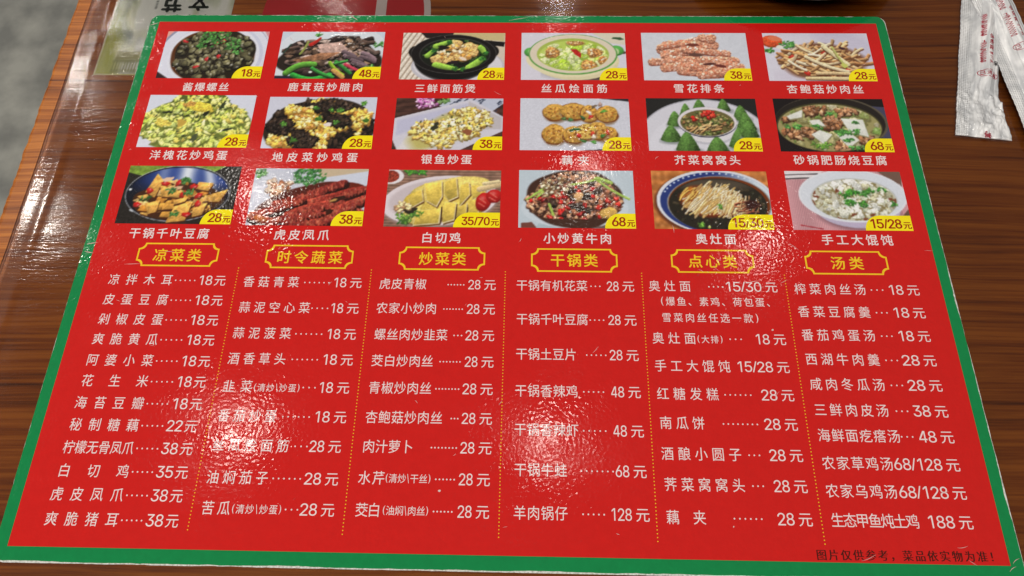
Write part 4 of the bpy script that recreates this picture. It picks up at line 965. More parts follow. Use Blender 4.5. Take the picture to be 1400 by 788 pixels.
def d_noodles():
    p = Pic((196, 124, 66), 17)
    p.stripes(16, .16, 0); p.im += (p.n2 - .5)[..., None] * 22
    p.ell(92, 56, 90, 56, (110, 60, 34), soft=3); p.ell(94, 53, 88, 55, (224, 228, 240)); p.ell(95, 54, 84, 52, (44, 60, 126))
    for k in range(26):
        a = 3.5 + k * .12; p.ell(95 + 81 * math.cos(a), 54 + 50 * math.sin(a), 1.6, 1.6, (200, 216, 240))
    s = p.box(96, 0, 174, 100); g = np.clip((PX[s] - 96) / 60, 0, 1) * p.mask_ell(95, 54, 84, 52)[s]; p.blend(s, g, (214, 226, 238))
    p.ell(98, 57, 77, 48, (150, 150, 150)); p.ell(98, 57, 75, 47, (120, 56, 22)); p.ell(96, 59, 72.5, 46, (44, 40, 32))
    cl = p.mask_ell(96, 59, 71, 45)
    p.pile(96, 60, 70, 42, 160, (1.5, 4), [(56, 54, 40), (36, 34, 26), (70, 60, 44), (50, 34, 26)], dk=0, clip=cl, vol=.1); p.ell(94, 24, 60, 10, (84, 74, 62), 0, .05, soft=8, clip=cl)
    p.ell(88, 54, 50, 24, (130, 50, 22), .2, .1, soft=6, clip=cl); p.ell(56, 42, 16, 10, (200, 120, 44), -.8, .1, soft=3)
    p.ell(84, 50, 36, 19, (226, 200, 140), .1, .12, soft=4, clip=cl, tex=.3); p.ell(116, 60, 24, 15, (222, 196, 140), .2, .12, soft=4, clip=cl, tex=.3)
    p.sticks(84, 50, 34, 20, 190, (22, 38), (.5, .9), [(244, 232, 190), (238, 214, 150), (250, 244, 216), (222, 180, 110)], (-1.0, -.62), dark=(190, 148, 92), clip=cl, bend=.22)
    p.sticks(116, 58, 20, 13, 90, (18, 30), (.5, .9), [(244, 232, 190), (238, 214, 150), (250, 244, 216)], (-1.45, -1.0), dark=(180, 134, 84), clip=cl, bend=.35); p.sticks(140, 62, 18, 12, 24, (16, 30), (.6, .9), [(214, 170, 120), (190, 110, 80)], (-1.4, .4), dark=(60, 26, 20), clip=cl, bend=.4)
    p.sticks(56, 42, 12, 8, 16, (16, 22), (.7, 1.1), [(232, 190, 100), (220, 150, 70)], (-1.1, -.7), dark=(130, 60, 24)); p.ell(146, 58, 10, 8, (60, 30, 26), irr=.2, soft=4)
    p.leafy(68, 92, 5, 4, 8, ((110, 160, 60), (150, 190, 90))); p.leafy(98, 62, 4, 4, 6, ((120, 180, 60), (90, 150, 60))); p.ell(80, 96, 2, 2, (210, 220, 120))
    return p


def d_wonton():
    p = Pic((206, 152, 160), 18)
    m_ = np.ones((CH, CW)); p.im *= (1 + .22 * np.sin(PX * 2.4))[..., None]
    p.poly([(0, 0), (60, 0), (40, 14), (0, 15)], (232, 226, 232)); p.seg(0, 7, 50, 5, .8, (60, 50, 56), vol=0); p.seg(0, 14, 40, 12, 1, (40, 34, 38), vol=0)
    p.poly([(140, 0), (174, 0), (174, 12), (172, 30)], (120, 92, 80)); p.poly([(150, 90), (174, 64), (174, 80)], (110, 84, 70)); p.poly([(168, 20), (174, 30), (174, 56)], (230, 220, 230)); p.seg(12, 92, 44, 98, .8, (170, 40, 50), vol=0)
    p.ell(100, 70, 62, 30, (150, 110, 120), soft=6); p.ell(100, 64, 62, 32, (206, 196, 224), vol=.2); p.ell(100, 86, 30, 8, (196, 184, 212)); p.ell(96, 42, 80, 45, (230, 234, 244)); p.ell(96, 42, 77, 42, (222, 228, 240)); p.ell(97, 48, 64, 36, (200, 204, 206)); p.ell(97, 49, 62, 35, (206, 204, 186))
    cl = p.mask_ell(97, 49, 62, 35)
    cols = [(216, 218, 204), (226, 228, 220), (198, 196, 166), (208, 212, 190), (232, 234, 228)]
    p.pile(97, 50, 58, 32, 70, (6, 12), cols, dark=(146, 132, 90), irr=.3, clip=cl, vol=.35, spec=.5, asp=(.5, .8)); p.pile(97, 50, 58, 30, 40, (3, 6), cols, dark=(150, 136, 96), irr=.35, clip=cl, vol=.35, spec=.5)
    for x, y in ((40, 36), (42, 44), (36, 54), (92, 74), (70, 82), (108, 82), (152, 48), (158, 50), (74, 34), (120, 74)):
        p.ell(x, y, 4, 2.4, (130, 74, 50), p.r.random() * 3, .4, clip=cl)
    for x, y, n in ((96, 36, 26), (112, 38, 16), (90, 54, 24), (110, 56, 16), (84, 40, 12), (120, 34, 12), (140, 33, 7), (152, 56, 5)):
        p.leafy(x, y, 8, 5, n, ((70, 150, 50), (100, 180, 70), (50, 120, 40)))
    return p


GNX, GNY = 140, 80
_gf = None


def grid_mesh(name, nx, ny, x0, y0, x1, y1, z, rgb):
    """flat print: a fine sheet of points, each carrying its ink colour (x0,y0 is the top left)"""
    me = bpy.data.meshes.new(name)
    X, Y = np.meshgrid(np.linspace(x0, x1, nx), np.linspace(y0, y1, ny))
    v = np.c_[X.ravel(), Y.ravel(), np.full(nx * ny, z)] * MM
    idx = np.arange(nx * ny).reshape(ny, nx)
    q = np.stack([idx[1:, :-1], idx[1:, 1:], idx[:-1, 1:], idx[:-1, :-1]], -1).reshape(-1, 4)
    me.vertices.add(len(v)); me.vertices.foreach_set('co', v.astype(np.float32).ravel())
    me.loops.add(q.size); me.loops.foreach_set('vertex_index', q.astype(np.int32).ravel())
    me.polygons.add(len(q)); me.polygons.foreach_set('loop_start', (np.arange(len(q)) * 4).astype(np.int32))
    me.polygons.foreach_set('loop_total', np.full(len(q), 4, np.int32))
    me.update(calc_edges=True)
    at = me.color_attributes.new('print', 'FLOAT_COLOR', 'POINT')
    c = np.ones((nx * ny, 4), np.float32); c[:, :3] = lin(rgb.reshape(-1, 3))
    at.data.foreach_set('color', c.ravel())
    return me

# ------------------------------------------------------------------ what the menu says, in card millimetres (origin at its centre)
# dish name, left, right, height on the card, price, price left, right, leader dots, first, last
ROWS = [
    ('凉拌木耳', -189.4, -158.9, -20.5, '18', -146.7, -133.4, 5, -157.3, -148.2),
    ('皮蛋豆腐', -189.3, -158.8, -30.7, '18', -146.7, -132.9, 5, -157.2, -148.2),
    ('剁椒皮蛋', -189.1, -159.0, -40.6, '18', -146.7, -133.1, 5, -157.4, -148.2),
    ('爽脆黄瓜', -189.3, -159.2, -50.3, '18', -146.4, -133.0, 5, -157.6, -148.2),
    ('阿婆小菜', -189.3, -159.0, -60.4, '18', -146.6, -133.0, 5, -157.4, -148.2),
    ('花生米', -189.1, -159.1, -70.0, '18', -146.6, -133.1, 5, -157.5, -148.2),
    ('海苔豆瓣', -189.3, -158.7, -80.0, '18', -146.4, -132.8, 5, -157.1, -148.2),
    ('秘制糖藕', -188.9, -158.7, -89.7, '22', -146.5, -133.1, 5, -157.1, -148.2),
    ('柠檬无骨凤爪', -189.1, -158.6, -99.5, '38', -146.6, -133.0, 5, -157.0, -148.2),
    ('白切鸡', -188.5, -158.2, -109.3, '35', -146.6, -132.9, 5, -156.6, -148.2),
    ('虎皮凤爪', -188.9, -158.3, -118.9, '38', -146.6, -133.1, 5, -156.7, -148.2),
    ('爽脆猪耳', -188.5, -158.0, -128.8, '38', -146.5, -132.8, 5, -156.4, -148.2),
    ('香菇青菜', -124.8, -98.4, -20.9, '18', -82.4, -68.6, 6, -95.6, -84.2),
    ('蒜泥空心菜', -124.6, -91.4, -33.9, '18', -82.2, -68.6, 4, -90.4, -83.2),
    ('蒜泥菠菜', -125.1, -98.4, -46.6, '18', -82.3, -68.5, 6, -96.1, -84.3),
    ('酒香草头', -125.2, -99.0, -58.8, '18', -82.7, -68.5, 6, -96.0, -84.7),
    ('韭菜', -125.1, -112.0, -71.7, '18', -82.7, -68.7, 3, -89.2, -84.0),
    ('(清炒\\炒蛋)', -111.3, -90.7, -72.2, None, 0, 0, 0, 0, 0),
    ('番茄炒蛋', -124.9, -99.2, -84.8, '18', -82.9, -68.5, 6, -96.3, -84.8),
    ('丝瓜烩面筋', -124.7, -91.9, -97.5, '28', -83.1, -69.3, 3, -89.1, -84.0),
    ('油焖茄子', -124.6, -98.6, -111.0, '28', -83.4, -68.9, 6, -96.4, -85.0),
    ('苦瓜', -124.3, -112.4, -123.4, '28', -83.5, -69.0, 3, -89.3, -84.4),
    ('(清炒\\炒蛋)', -111.7, -91.0, -123.7, None, 0, 0, 0, 0, 0),
    ('虎皮青椒', -60.2, -38.1, -21.2, '28', -18.5, -5.4, 6, -27.8, -20.5),
    ('农家小炒肉', -60.4, -32.5, -33.5, '28', -18.6, -5.4, 7, -29.1, -20.6),
    ('螺丝肉炒韭菜', -60.1, -26.7, -46.4, '28', -18.7, -5.4, 3, -23.7, -20.3),
    ('茭白炒肉丝', -60.2, -32.5, -58.9, '28', -18.4, -5.3, 7, -29.3, -20.4),
    ('青椒炒肉丝', -60.2, -32.4, -71.4, '28', -18.8, -5.3, 8, -30.4, -20.4),
    ('杏鲍菇炒肉丝', -60.2, -26.8, -84.5, '28', -18.5, -5.2, 3, -22.9, -20.1),
    ('肉汁萝卜', -60.1, -38.5, -97.1, '28', -18.5, -5.1, 8, -30.7, -20.1),
    ('水芹', -60.6, -49.5, -110.2, '28', -18.5, -5.3, 6, -28.0, -20.3),
    ('(清炒\\干丝)', -49.2, -30.1, -110.3, None, 0, 0, 0, 0, 0),
    ('茭白', -60.4, -50.1, -123.1, '28', -18.4, -5.2, 6, -28.1, -20.6),
    ('(油焖\\肉丝)', -49.2, -30.2, -123.2, None, 0, 0, 0, 0, 0),
    ('干锅有机花菜', 4.2, 37.4, -21.2, '28', 46.3, 59.2, 3, 39.1, 43.2),
    ('干锅千叶豆腐', 4.5, 37.3, -38.1, '28', 46.4, 59.4, 4, 38.3, 44.4),
    ('干锅土豆片', 4.5, 31.7, -54.9, '28', 46.4, 59.5, 5, 36.3, 44.8),
    ('干锅香辣鸡', 4.4, 32.0, -71.8, '48', 46.4, 59.5, 5, 34.6, 43.2),
    ('干锅香辣虾', 4.4, 32.0, -88.9, '48', 46.7, 59.9, 5, 34.2, 43.6),
    ('干锅牛蛙', 4.7, 26.8, -105.8, '68', 47.0, 60.1, 7, 32.9, 46.1),
    ('羊肉锅仔', 4.7, 26.9, -123.1, '128', 44.2, 60.3, 5, 33.2, 41.8),
    ('奥灶面', 66.0, 85.4, -20.8, '15/30', 101.0, 125.4, 4, 93.9, 100.3),
    ('(爆鱼、素鸡、荷包蛋、', 71.0, 123.7, -28.5, None, 0, 0, 0, 0, 0),
    ('雪菜肉丝任选一款)', 71.1, 115.0, -36.5, None, 0, 0, 0, 0, 0),
    ('奥灶面', 66.1, 85.6, -46.5, '18', 111.8, 125.9, 3, 101.0, 105.9),
    ('(大排)', 86.2, 97.7, -46.9, None, 0, 0, 0, 0, 0),
    ('手工大馄饨', 66.3, 99.6, -59.5, '15/28', 102.2, 125.7, 0, 0, 0),
    ('红糖发糕', 66.5, 93.2, -72.2, '28', 111.6, 125.9, 6, 96.1, 107.2),
    ('南瓜饼', 66.9, 86.0, -85.0, '28', 111.3, 125.6, 8, 94.1, 108.5),
    ('酒酿小圆子', 66.7, 100.2, -98.1, '28', 111.8, 125.9, 3, 103.5, 107.8),
    ('荠菜窝窝头', 67.1, 100.3, -110.7, '28', 112.0, 125.9, 3, 103.6, 107.8),
    ('藕夹', 67.1, 83.1, -123.7, '28', 111.8, 126.0, 6, 94.6, 105.6),
    ('榨菜肉丝汤', 133.3, 165.9, -21.5, '18', 176.0, 190.4, 3, 168.6, 173.7),
    ('香菜豆腐羹', 133.3, 165.9, -32.8, '18', 175.8, 190.7, 3, 168.8, 173.5),
    ('番茄鸡蛋汤', 133.3, 166.0, -44.1, '18', 175.8, 190.5, 3, 169.0, 173.5),
    ('西湖牛肉羹', 133.3, 165.8, -55.5, '28', 175.5, 190.6, 3, 168.7, 173.6),
    ('咸肉冬瓜汤', 133.5, 165.9, -66.9, '28', 175.7, 190.6, 3, 168.8, 173.5),
    ('三鲜肉皮汤', 133.7, 165.3, -78.3, '38', 175.6, 190.5, 3, 168.7, 173.4),
    ('海鲜面疙瘩汤', 133.5, 168.0, -89.3, '48', 175.7, 190.5, 3, 168.7, 173.3),
    ('农家草鸡汤', 133.5, 162.7, -100.9, '68/128', 163.0, 190.2, 0, 0, 0),
    ('农家乌鸡汤', 133.2, 162.2, -112.2, '68/128', 162.8, 190.2, 0, 0, 0),
    ('生态甲鱼炖土鸡', 133.5, 168.7, -123.7, '188', 171.7, 190.1, 0, 0, 0),
]
# caption, left, right, centre, picture, price, badge share of width, figure height
CAPTIONS = [
    ('酱爆螺丝', -178.0, -152.9, 93.8, d_snails, '18', .275, 5.0), ('鹿茸菇炒腊肉', -120.7, -80.3, 94.1, d_mushroom_bacon, '48', .26, 5.0),
    ('三鲜面筋煲', -52.2, -19.7, 93.6, d_claypot, '28', .255, 4.9), ('丝瓜烩面筋', 15.6, 50.7, 94.0, d_loofah, '28', .26, 4.9),
    ('雪花排条', 86.0, 112.7, 94.4, d_crispy_ribs, '38', .26, 4.9), ('杏鲍菇炒肉丝', 145.8, 185.8, 94.3, d_mushroom_strips, '28', .265, 4.9),
    ('洋槐花炒鸡蛋', -185.9, -145.7, 50.0, d_flower_egg, '28', .265, 5.0), ('地皮菜炒鸡蛋', -122.3, -78.2, 49.2, d_fungus_egg, '28', .265, 5.0),
    ('银鱼炒蛋', -45.5, -19.7, 48.5, d_fish_egg, '38', .265, 5.0), ('藕夹', 26.1, 39.8, 48.6, d_lotus, '28', .26, 4.9),
    ('芥菜窝窝头', 83.1, 116.2, 49.2, d_cones, '28', .255, 4.9), ('砂锅肥肠烧豆腐', 143.0, 189.4, 49.7, d_tofu_pot, '68', .26, 5.0),
    ('干锅千叶豆腐', -185.6, -146.3, 4.5, d_tofu_skin, '28', .265, 5.0), ('虎皮凤爪', -114.1, -87.3, 4.4, d_feet, '38', .27, 5.0),
    ('白切鸡', -42.2, -23.1, 3.5, d_chicken, '35/70', .40, 4.5), ('小炒黄牛肉', 16.9, 49.6, 3.8, d_beef, '68', .262, 5.0),
    ('奥灶面', 89.9, 109.1, 4.2, d_noodles, '15/30', .385, 5.0), ('手工大馄饨', 149.8, 183.4, 4.5, d_wonton, '15/28', .395, 5.0)]
PHOTO_LABELS = ['photo of dark snails with coriander on a white plate', 'photo of sliced mushrooms and cured meat with green peppers', 'photo of a black clay pot with greens and tofu puffs',
                'photo of pale green loofah soup in a green rimmed pot', 'photo of a heap of crispy pink crumbed ribs', 'photo of fried mushroom strips beside a tomato slice',
                'photo of yellow green blossom omelette pieces', 'photo of black fungus with yellow egg', 'photo of egg pieces in an angular white dish beside pink flowers',
                'photo of two rows of fried lotus root rounds', 'photo of green cone buns round a bowl', 'photo of white tofu cubes in a dark pot',
                'photo of golden tofu triangles in a blue steel wok', 'photo of glazed red brown chicken feet under parsley', 'photo of sliced pale chicken with tomatoes on a long plate',
                'photo of stir-fried beef with red chillies', 'photo of noodles in dark broth in a blue rimmed bowl', 'photo of wontons with spring onion in a white bowl']
HEADS = [('凉菜类', -178.9, -139.4, -.9, -13.4, -170.9, -147.8, -7.4), ('时令蔬菜', -116.4, -74.2, -1.3, -13.8, -110.8, -79.4, -7.8), ('炒菜类', -52.2, -10.9, -1.6, -13.9, -42.5, -20.1, -7.9),
         ('干锅类', 11.0, 52.0, -1.8, -14.2, 20.3, 42.6, -8.0), ('点心类', 77.3, 116.3, -1.6, -13.9, 85.4, 108.2, -7.8), ('汤类', 140.3, 178.8, -1.6, -14.0, 152.2, 167.3, -8.0)]
LINE_DY = 0.0

# ------------------------------------------------------------------ the setting: floor and table
ZW = -3.3      # wood surface, mm (the card's printed face is z = 0)
bm = MB()
bm.quad((-6000, -6000, -752), (6000, -6000, -752), (6000, 6000, -752), (-6000, 6000, -752))
fl = bm.build('floor', M['floor'])
fl['kind'] = 'structure'

rng = random.Random(5)
table = empty('wooden_table', 'stained wooden restaurant table whose worn orange left edge shows beside the concrete floor', 'table', (0.25, 0.1, -0.752))
TO = Vector((-250, -100, 752))          # parts are written in card millimetres; this brings them to the table's origin


def tmesh(name, mb, mat, root=table, off=TO, smooth=False):
    v = [(x + off.x, y + off.y, z + off.z) for x, y, z in mb.v]
    return mesh_obj(name, v, mb.f, mat, root, smooth)


XE = -256.2
SPL = -246.6
b = MB()
# board
def box(mb, x0, y0, z0, x1, y1, z1):
    mb.add([(x0, y0, z0), (x1, y0, z0), (x1, y1, z0), (x0, y1, z0), (x0, y0, z1), (x1, y0, z1), (x1, y1, z1), (x0, y1, z1)],
           [(0, 3, 2, 1), (4, 5, 6, 7), (0, 1, 5, 4), (1, 2, 6, 5), (2, 3, 7, 6), (3, 0, 4, 7)])


box(b, SPL, -420, ZW - 30, 900, 700, ZW)
tmesh('table_board', b, M['wood'])
# worn, slightly ragged edge strip along the left side
b = MB()
ny = 420
prof = [(0, 0), (0, 0), (0, 0), (0, 0), (0, 0)]
rows = []
for i in range(ny + 1):
    y = -420 + 1120 * i / ny
    j = 0.12 * math.sin(y * .21) + 0.10 * math.sin(y * .53 + 1) + rng.uniform(-.34, .34)
    k = rng.uniform(-.25, .25)
    rows.append([(SPL - 0.02, y, ZW - .02), (XE + 3.0 + j * .5, y, ZW - .02 + k * .15), (XE + 1.3 + j * .6, y, ZW + .1 + k * .35), (XE + .35 + j, y, ZW - .7 + k * .4), (XE - .1 + j * .8, y, ZW - 3 + k), (XE + .1 + j * .4, y, ZW - 30)])
v = [p for r in rows for p in r]
nc = len(rows[0])
f = [(i * nc + c, (i + 1) * nc + c, (i + 1) * nc + c + 1, i * nc + c + 1) for i in range(ny) for c in range(nc - 1)]
b.add(v, [q[::-1] for q in f])
tmesh('edge_strip', b, M['edgewood'], smooth=True)
for sx, sy in ((-225, -390), (870, -390), (-225, 670), (870, 670)):
    b = MB(); box(b, sx - 25, sy - 25, -752, sx + 25, sy + 25, ZW - 30.2)
    tmesh('leg', b, M['wood'])

# clear vinyl sheet laid over the table, its left edge stops short of the board's edge
XS = -246.0
b = MB()
nx = 60
ys = [-420 + 1120 * i / 240 for i in range(241)]
xs_ = [XS, XS + .35, XS + 1.2] + [XS + 2.4 + 1.2 * i for i in range(18)] + [XS + 24 + (900 - XS - 24) * (i / 30) ** 1.6 for i in range(31)]
top = []
for y in ys:
    e = 0.25 * math.sin(y * .035) + .12 * math.sin(y * .13 + 2)
    for k, x in enumerate(xs_):
        z = -1.65 if k > 1 else (-1.75 if k == 1 else -2.3)
        if k > 1:      # the sheet rides up in one long soft ridge near its edge
            z += .09 * (1 + .5 * math.sin(y * .05) + .3 * math.sin(y * .16 + 1)) * math.exp(-((x - XS - 11.5 - .8 * math.sin(y * .03)) / 2.6) ** 2)
        top.append((x + (e if k < 4 else 0), y, z))
n = len(xs_)
b.add(top, [(i * n + c, i * n + c + 1, (i + 1) * n + c + 1, (i + 1) * n + c) for i in range(len(ys) - 1) for c in range(n - 1)])
b.add([(XS + .25 * math.sin(y * .035) + .12 * math.sin(y * .13 + 2), y, z) for y in ys for z in (-2.3, -3.08)],
      [(2 * i, 2 * i + 2, 2 * i + 3, 2 * i + 1) for i in range(len(ys) - 1)])
sheet = b.build('clear_table_cover', M['vinyl'], smooth=True)
sheet['label'] = 'clear glossy vinyl sheet covering the wooden table, ending just inside its left edge'
sheet['category'] = 'table cover'

# ------------------------------------------------------------------ flyer and red sticker under the sheet
make_glyphs({
    'n': (set(''.join(r[0] for r in ROWS) + '0123456789元()\\/、，！图片仅供参考菜品依实物为准毒消已天保质期:') - {' '}, 0.0),
    'b': (set(''.join(c[0] for c in CAPTIONS) + ''.join(h[0] for h in HEADS) + '0123456789/元已消毒保质期:15天餐') - {' '}, 0.0),
    'p': (set('0123456789/元'), 0.0),
    'x': (set('文国节合'), 0.0),
    't': (set('图片仅供参考，菜品依实物为准！'), -0.006),
})
EM = {}
for wt in ('n', 'b', 'x', 't', 'p'):
    P = [v for (w_, ch), (v, f) in GLY.items() if w_ == wt and is_cjk(ch) and ch not in '、，！' and len(v)]
    A = np.array([[p[:, 0].min(), p[:, 0].max(), p[:, 1].min(), p[:, 1].max()] for p in P])
    EM[wt] = (np.percentile(A[:, 0], 12), np.percentile(A[:, 1], 88), np.percentile(A[:, 2], 12), np.percentile(A[:, 3], 88))


class Flat(Pic):
    """the flyer uses the same painter; units are millimetres from its top left"""


flyer = empty('flyer', 'pale watercolour flyer with dark green characters lying under the clear sheet at the upper left', 'flyer', (-0.2, 0.15, ZW * MM))
p = Pic((236, 237, 230), 40)
U, V_ = PX / 174, PY / 100        # flyer picture: left edge u=0, bottom v=1
g = np.clip(1.25 - (U - .03) / .15, 0, 1)
g = np.clip(g + (fnoise(np.random.default_rng(2), 12) - .5) * .7, 0, 1)
c = np.array((176, 180, 44))[None, None] * (1 - np.clip(1.25 - V_ * 1.6, 0, 1))[..., None] + np.array((96, 118, 140))[None, None] * np.clip(1.25 - V_ * 1.6, 0, 1)[..., None]
p.im = p.im * (1 - g[..., None] ** .8) + c * g[..., None] ** .8
h = np.clip((.25 - U + .10 * np.sin(V_ * 9) + (fnoise(np.random.default_rng(6), 20) - .5) * .12) * 14, 0, 1) * np.clip((.82 - V_) * 8, 0, 1) * np.clip((U - .05) * 7, 0, 1)
p.im = p.im * (1 - .75 * h[..., None]) + np.array((104, 120, 140)) * .75 * h[..., None]
p.poly([(24, 84), (66, 84), (64, 90), (22, 90)], (168, 164, 108)); p.stripes(4, .0)
for k in range(9):
    p.seg(22 + k * 4, 91, 22 + k * 4, 97, .5, (150, 152, 90), vol=0)
p.seg(20, 91, 58, 91, .6, (150, 152, 100), vol=0); p.seg(20, 98, 58, 98, .6, (150, 152, 100), vol=0)
for x, y in ((72, 74), (78, 76), (84, 78), (75, 81), (80, 70)):
    p.seg(x - 2, y, x + 3, y + 1.5, .7, (70, 66, 50), vol=0)
for y in (9, 42):
    for k in range(5):
        p.seg(58, y + k * 2.4, 60.5, y + k * 2.4, .6, (90, 94, 90), vol=0)
p.ell(46, 34, 5.5, 3.6, (70, 100, 130)); p.ell(40, 8, 9, 9, (80, 120, 120), soft=4)
me = grid_mesh('printed_sheet', 150, 110, -231.0 + 200, 205 - 150, -162.8 + 200, 105.2 - 150, 0.15, p.out(150, 110))
me.materials.append(M['flyer'])
link(bpy.data.objects.new('printed_sheet', me), flyer)
b = MB()
for x0, y0, x1, y1 in ((-232.0, 104.2, -162.4, 105.2), (-232.0, 105.2, -231.0, 205)):
    b.quad((x0 + 200, y0 - 150, .12), (x1 + 200, y0 - 150, .12), (x1 + 200, y1 - 150, .12), (x0 + 200, y1 - 150, .12))
b.build('cut_border', noise_mat('flyer_border', (206, 200, 130), (222, 216, 150), 60, .4), flyer)
b = MB()


def put_rot(mb, wt, ch, cx, cy, w, h, z, ang):
    """one character about its own centre, turned by ang"""
    t = MB(); put(t, wt, ch, -w / 2, -h / 2, w, h, 0)
    ca, sa = math.cos(ang), math.sin(ang)
    mb.add([(cx + x * ca - y * sa, cy + x * sa + y * ca, z) for x, y, _ in t.v], t.f)


for ch, cx, cy in (('文', -183, 156.8), ('国', -182.4, 142.3), ('节', -198.6, 155.8), ('合', -197.6, 142.2)):
    put_rot(b, 'x', ch, cx + 200, cy - 150, 11.5, 11.0, .3, math.pi)
b.build('lettering', M['flyerink'], flyer)

st = empty('red_sticker', 'red rounded sticker with a pale upright bar under the sheet behind the menu', 'sticker', (-0.098, 0.15, ZW * MM))
b = MB(); W_ = MB()
cx, cy, R_ = 0, -8, 47.0
n = 64
b.add([(0, 0, .1)] + [(R_ * math.copysign(abs(math.cos(2 * math.pi * k / n)) ** .7, math.cos(2 * math.pi * k / n)), cy + 46 * math.copysign(abs(math.sin(2 * math.pi * k / n)) ** .7, math.sin(2 * math.pi * k / n)), .1) for k in range(n)],
      [(0, 1 + k, 1 + (k + 1) % n) for k in range(n)])
b.build('red_face', M['sticker'], st)
W_.quad((18.6, -40, .16), (24.8, -40, .16), (24.2, 34, .16), (18.2, 34, .16))
def sup(k, r1, r2):
    a = 2 * math.pi * k / n
    return (r1 * math.copysign(abs(math.cos(a)) ** .7, math.cos(a)), cy + r2 * math.copysign(abs(math.sin(a)) ** .7, math.sin(a)), .16)
for k in range(-15, 14):
    W_.quad(sup(k, 46.6, 45.6), sup(k, 50.4, 48.5), sup(k + 1, 50.4, 48.5), sup(k + 1, 46.6, 45.6))
W_.build('white_lettering', M['stickerwhite'], st)

# ------------------------------------------------------------------ the laminated menu card
menu = empty('menu_card', 'large red laminated menu card with green border, dish photographs and price lists', 'menu', (0, 0, 0))
rng = random.Random(11)


def outline(x0, y0, x1, y1, r, step=2.2, jit=0.0, lo=0.0, seed=1, cham=True):
    """rounded rectangle walked counter-clockwise with worn wobble; returns points and inward normals"""
    rr = random.Random(seed)
    pts = []
    def side(ax, ay, bx, by):
        L = math.hypot(bx - ax, by - ay); k = max(1, int(L / step))
        for i in range(k):
            t = i / k
            pts.append((ax + (bx - ax) * t, ay + (by - ay) * t))
    side(x0 + r, y0, x1 - r, y0)
    for i in range(6):
        a = -math.pi / 2 + math.pi / 2 * i / 6; pts.append((x1 - r + r * math.cos(a), y0 + r + r * math.sin(a)))
    side(x1, y0 + r, x1, y1 - r)
    for i in range(6):
        a = math.pi / 2 * i / 6; pts.append((x1 - r + r * math.cos(a), y1 - r + r * math.sin(a)))
    side(x1 - r, y1, x0 + r, y1)
    for i in range(6):
        a = math.pi / 2 + math.pi / 2 * i / 6; pts.append((x0 + r + r * math.cos(a), y1 - r + r * math.sin(a)))
    side(x0, y1 - r, x0, y0 + r)
    for i in range(6):
        a = math.pi + math.pi / 2 * i / 6; pts.append((x0 + r + r * math.cos(a), y0 + r + r * math.sin(a)))
    out = []
    n = len(pts)
    w = 0
    for i, (x, y) in enumerate(pts):
        px, py = pts[i - 1]; qx, qy = pts[(i + 1) % n]
        tx, ty = qx - px, qy - py; L = math.hypot(tx, ty) or 1
        nx_, ny_ = -ty / L, tx / L
        w = .72 * w + rr.uniform(-1, 1) * jit
        d = lo + w + (abs(w) if w > 0 else 0)
        out.append((x + nx_ * max(d, lo * .3), y + ny_ * max(d, lo * .3)))
    return out


CX0, CX1, CY0, CY1 = -206.3, 206.3, -145.9, 145.0
core = outline(CX0, CY0, CX1, CY1, 5.0, 1.6, .06, 0.0, 3)
n = len(core)
b = MB()
T0, T1 = -1.58, -0.07
b.add([(x, y, T1) for x, y in core] + [(x * 1.0004, y * 1.0004, (T0 + T1) / 2) for x, y in core] + [(x, y, T0) for x, y in core],
      [tuple(range(n))] + [(i, n + i, n + (i + 1) % n, (i + 1) % n) for i in range(n)] + [(n + i, 2 * n + i, 2 * n + (i + 1) % n, n + (i + 1) % n) for i in range(n)] + [tuple(range(3 * n - 1, 2 * n - 1, -1))])
b.build('card_core', M['board'], menu)
# green border ring: its outer rim is chipped and lets the white board show
RX0, RX1, RY0, RY1 = -201.0, 201.0, -139.75, 139.75
g = outline(CX0, CY0, CX1, CY1, 5.0, 1.6, .06, .07, 8)
g2 = []
for x, y in g:
    k = 0
    if y < CY0 + 2:
        k = .35 + .35 * max(0, math.sin(x * .09) * math.sin(x * .031 + 1)) + rng.uniform(0, .12)
        y += k
    elif x > CX1 - 2:
        x -= .08 + .45 * max(0, math.sin(y * .11 + 1) * math.sin(y * .037)) + rng.uniform(0, .12)
    elif y > CY1 - 2:
        y -= rng.uniform(0, .25)
    g2.append((x, y))
inner = []
for x, y in g2:
    inner.append((min(max(x, RX0), RX1), min(max(y, RY0), RY1)))
b = MB()
b.add([(x, y, 0) for x, y in g2] + [(x, y, 0) for x, y in inner], [(i, (i + 1) % n, n + (i + 1) % n, n + i) for i in range(n)])
# thickness of the print film, down to the board
b.add([(x, y, 0) for x, y in g2] + [(x, y, T1) for x, y in g2], [((i + 1) % n, i, n + i, n + (i + 1) % n) for i in range(n)])
b.build('green_border', M['green'], menu)
b = MB(); b.quad((RX0, RY0, .03), (RX1, RY0, .03), (RX1, RY1, .03), (RX0, RY1, .03))
b.add([(RX0, RY0, .03), (RX1, RY0, .03), (RX1, RY1, .03), (RX0, RY1, .03), (RX0, RY0, -.05), (RX1, RY0, -.05), (RX1, RY1, -.05), (RX0, RY1, -.05)],
      [(0, 4, 5, 1), (1, 5, 6, 2), (2, 6, 7, 3), (3, 7, 4, 0)])
b.build('red_panel', M['red'], menu)

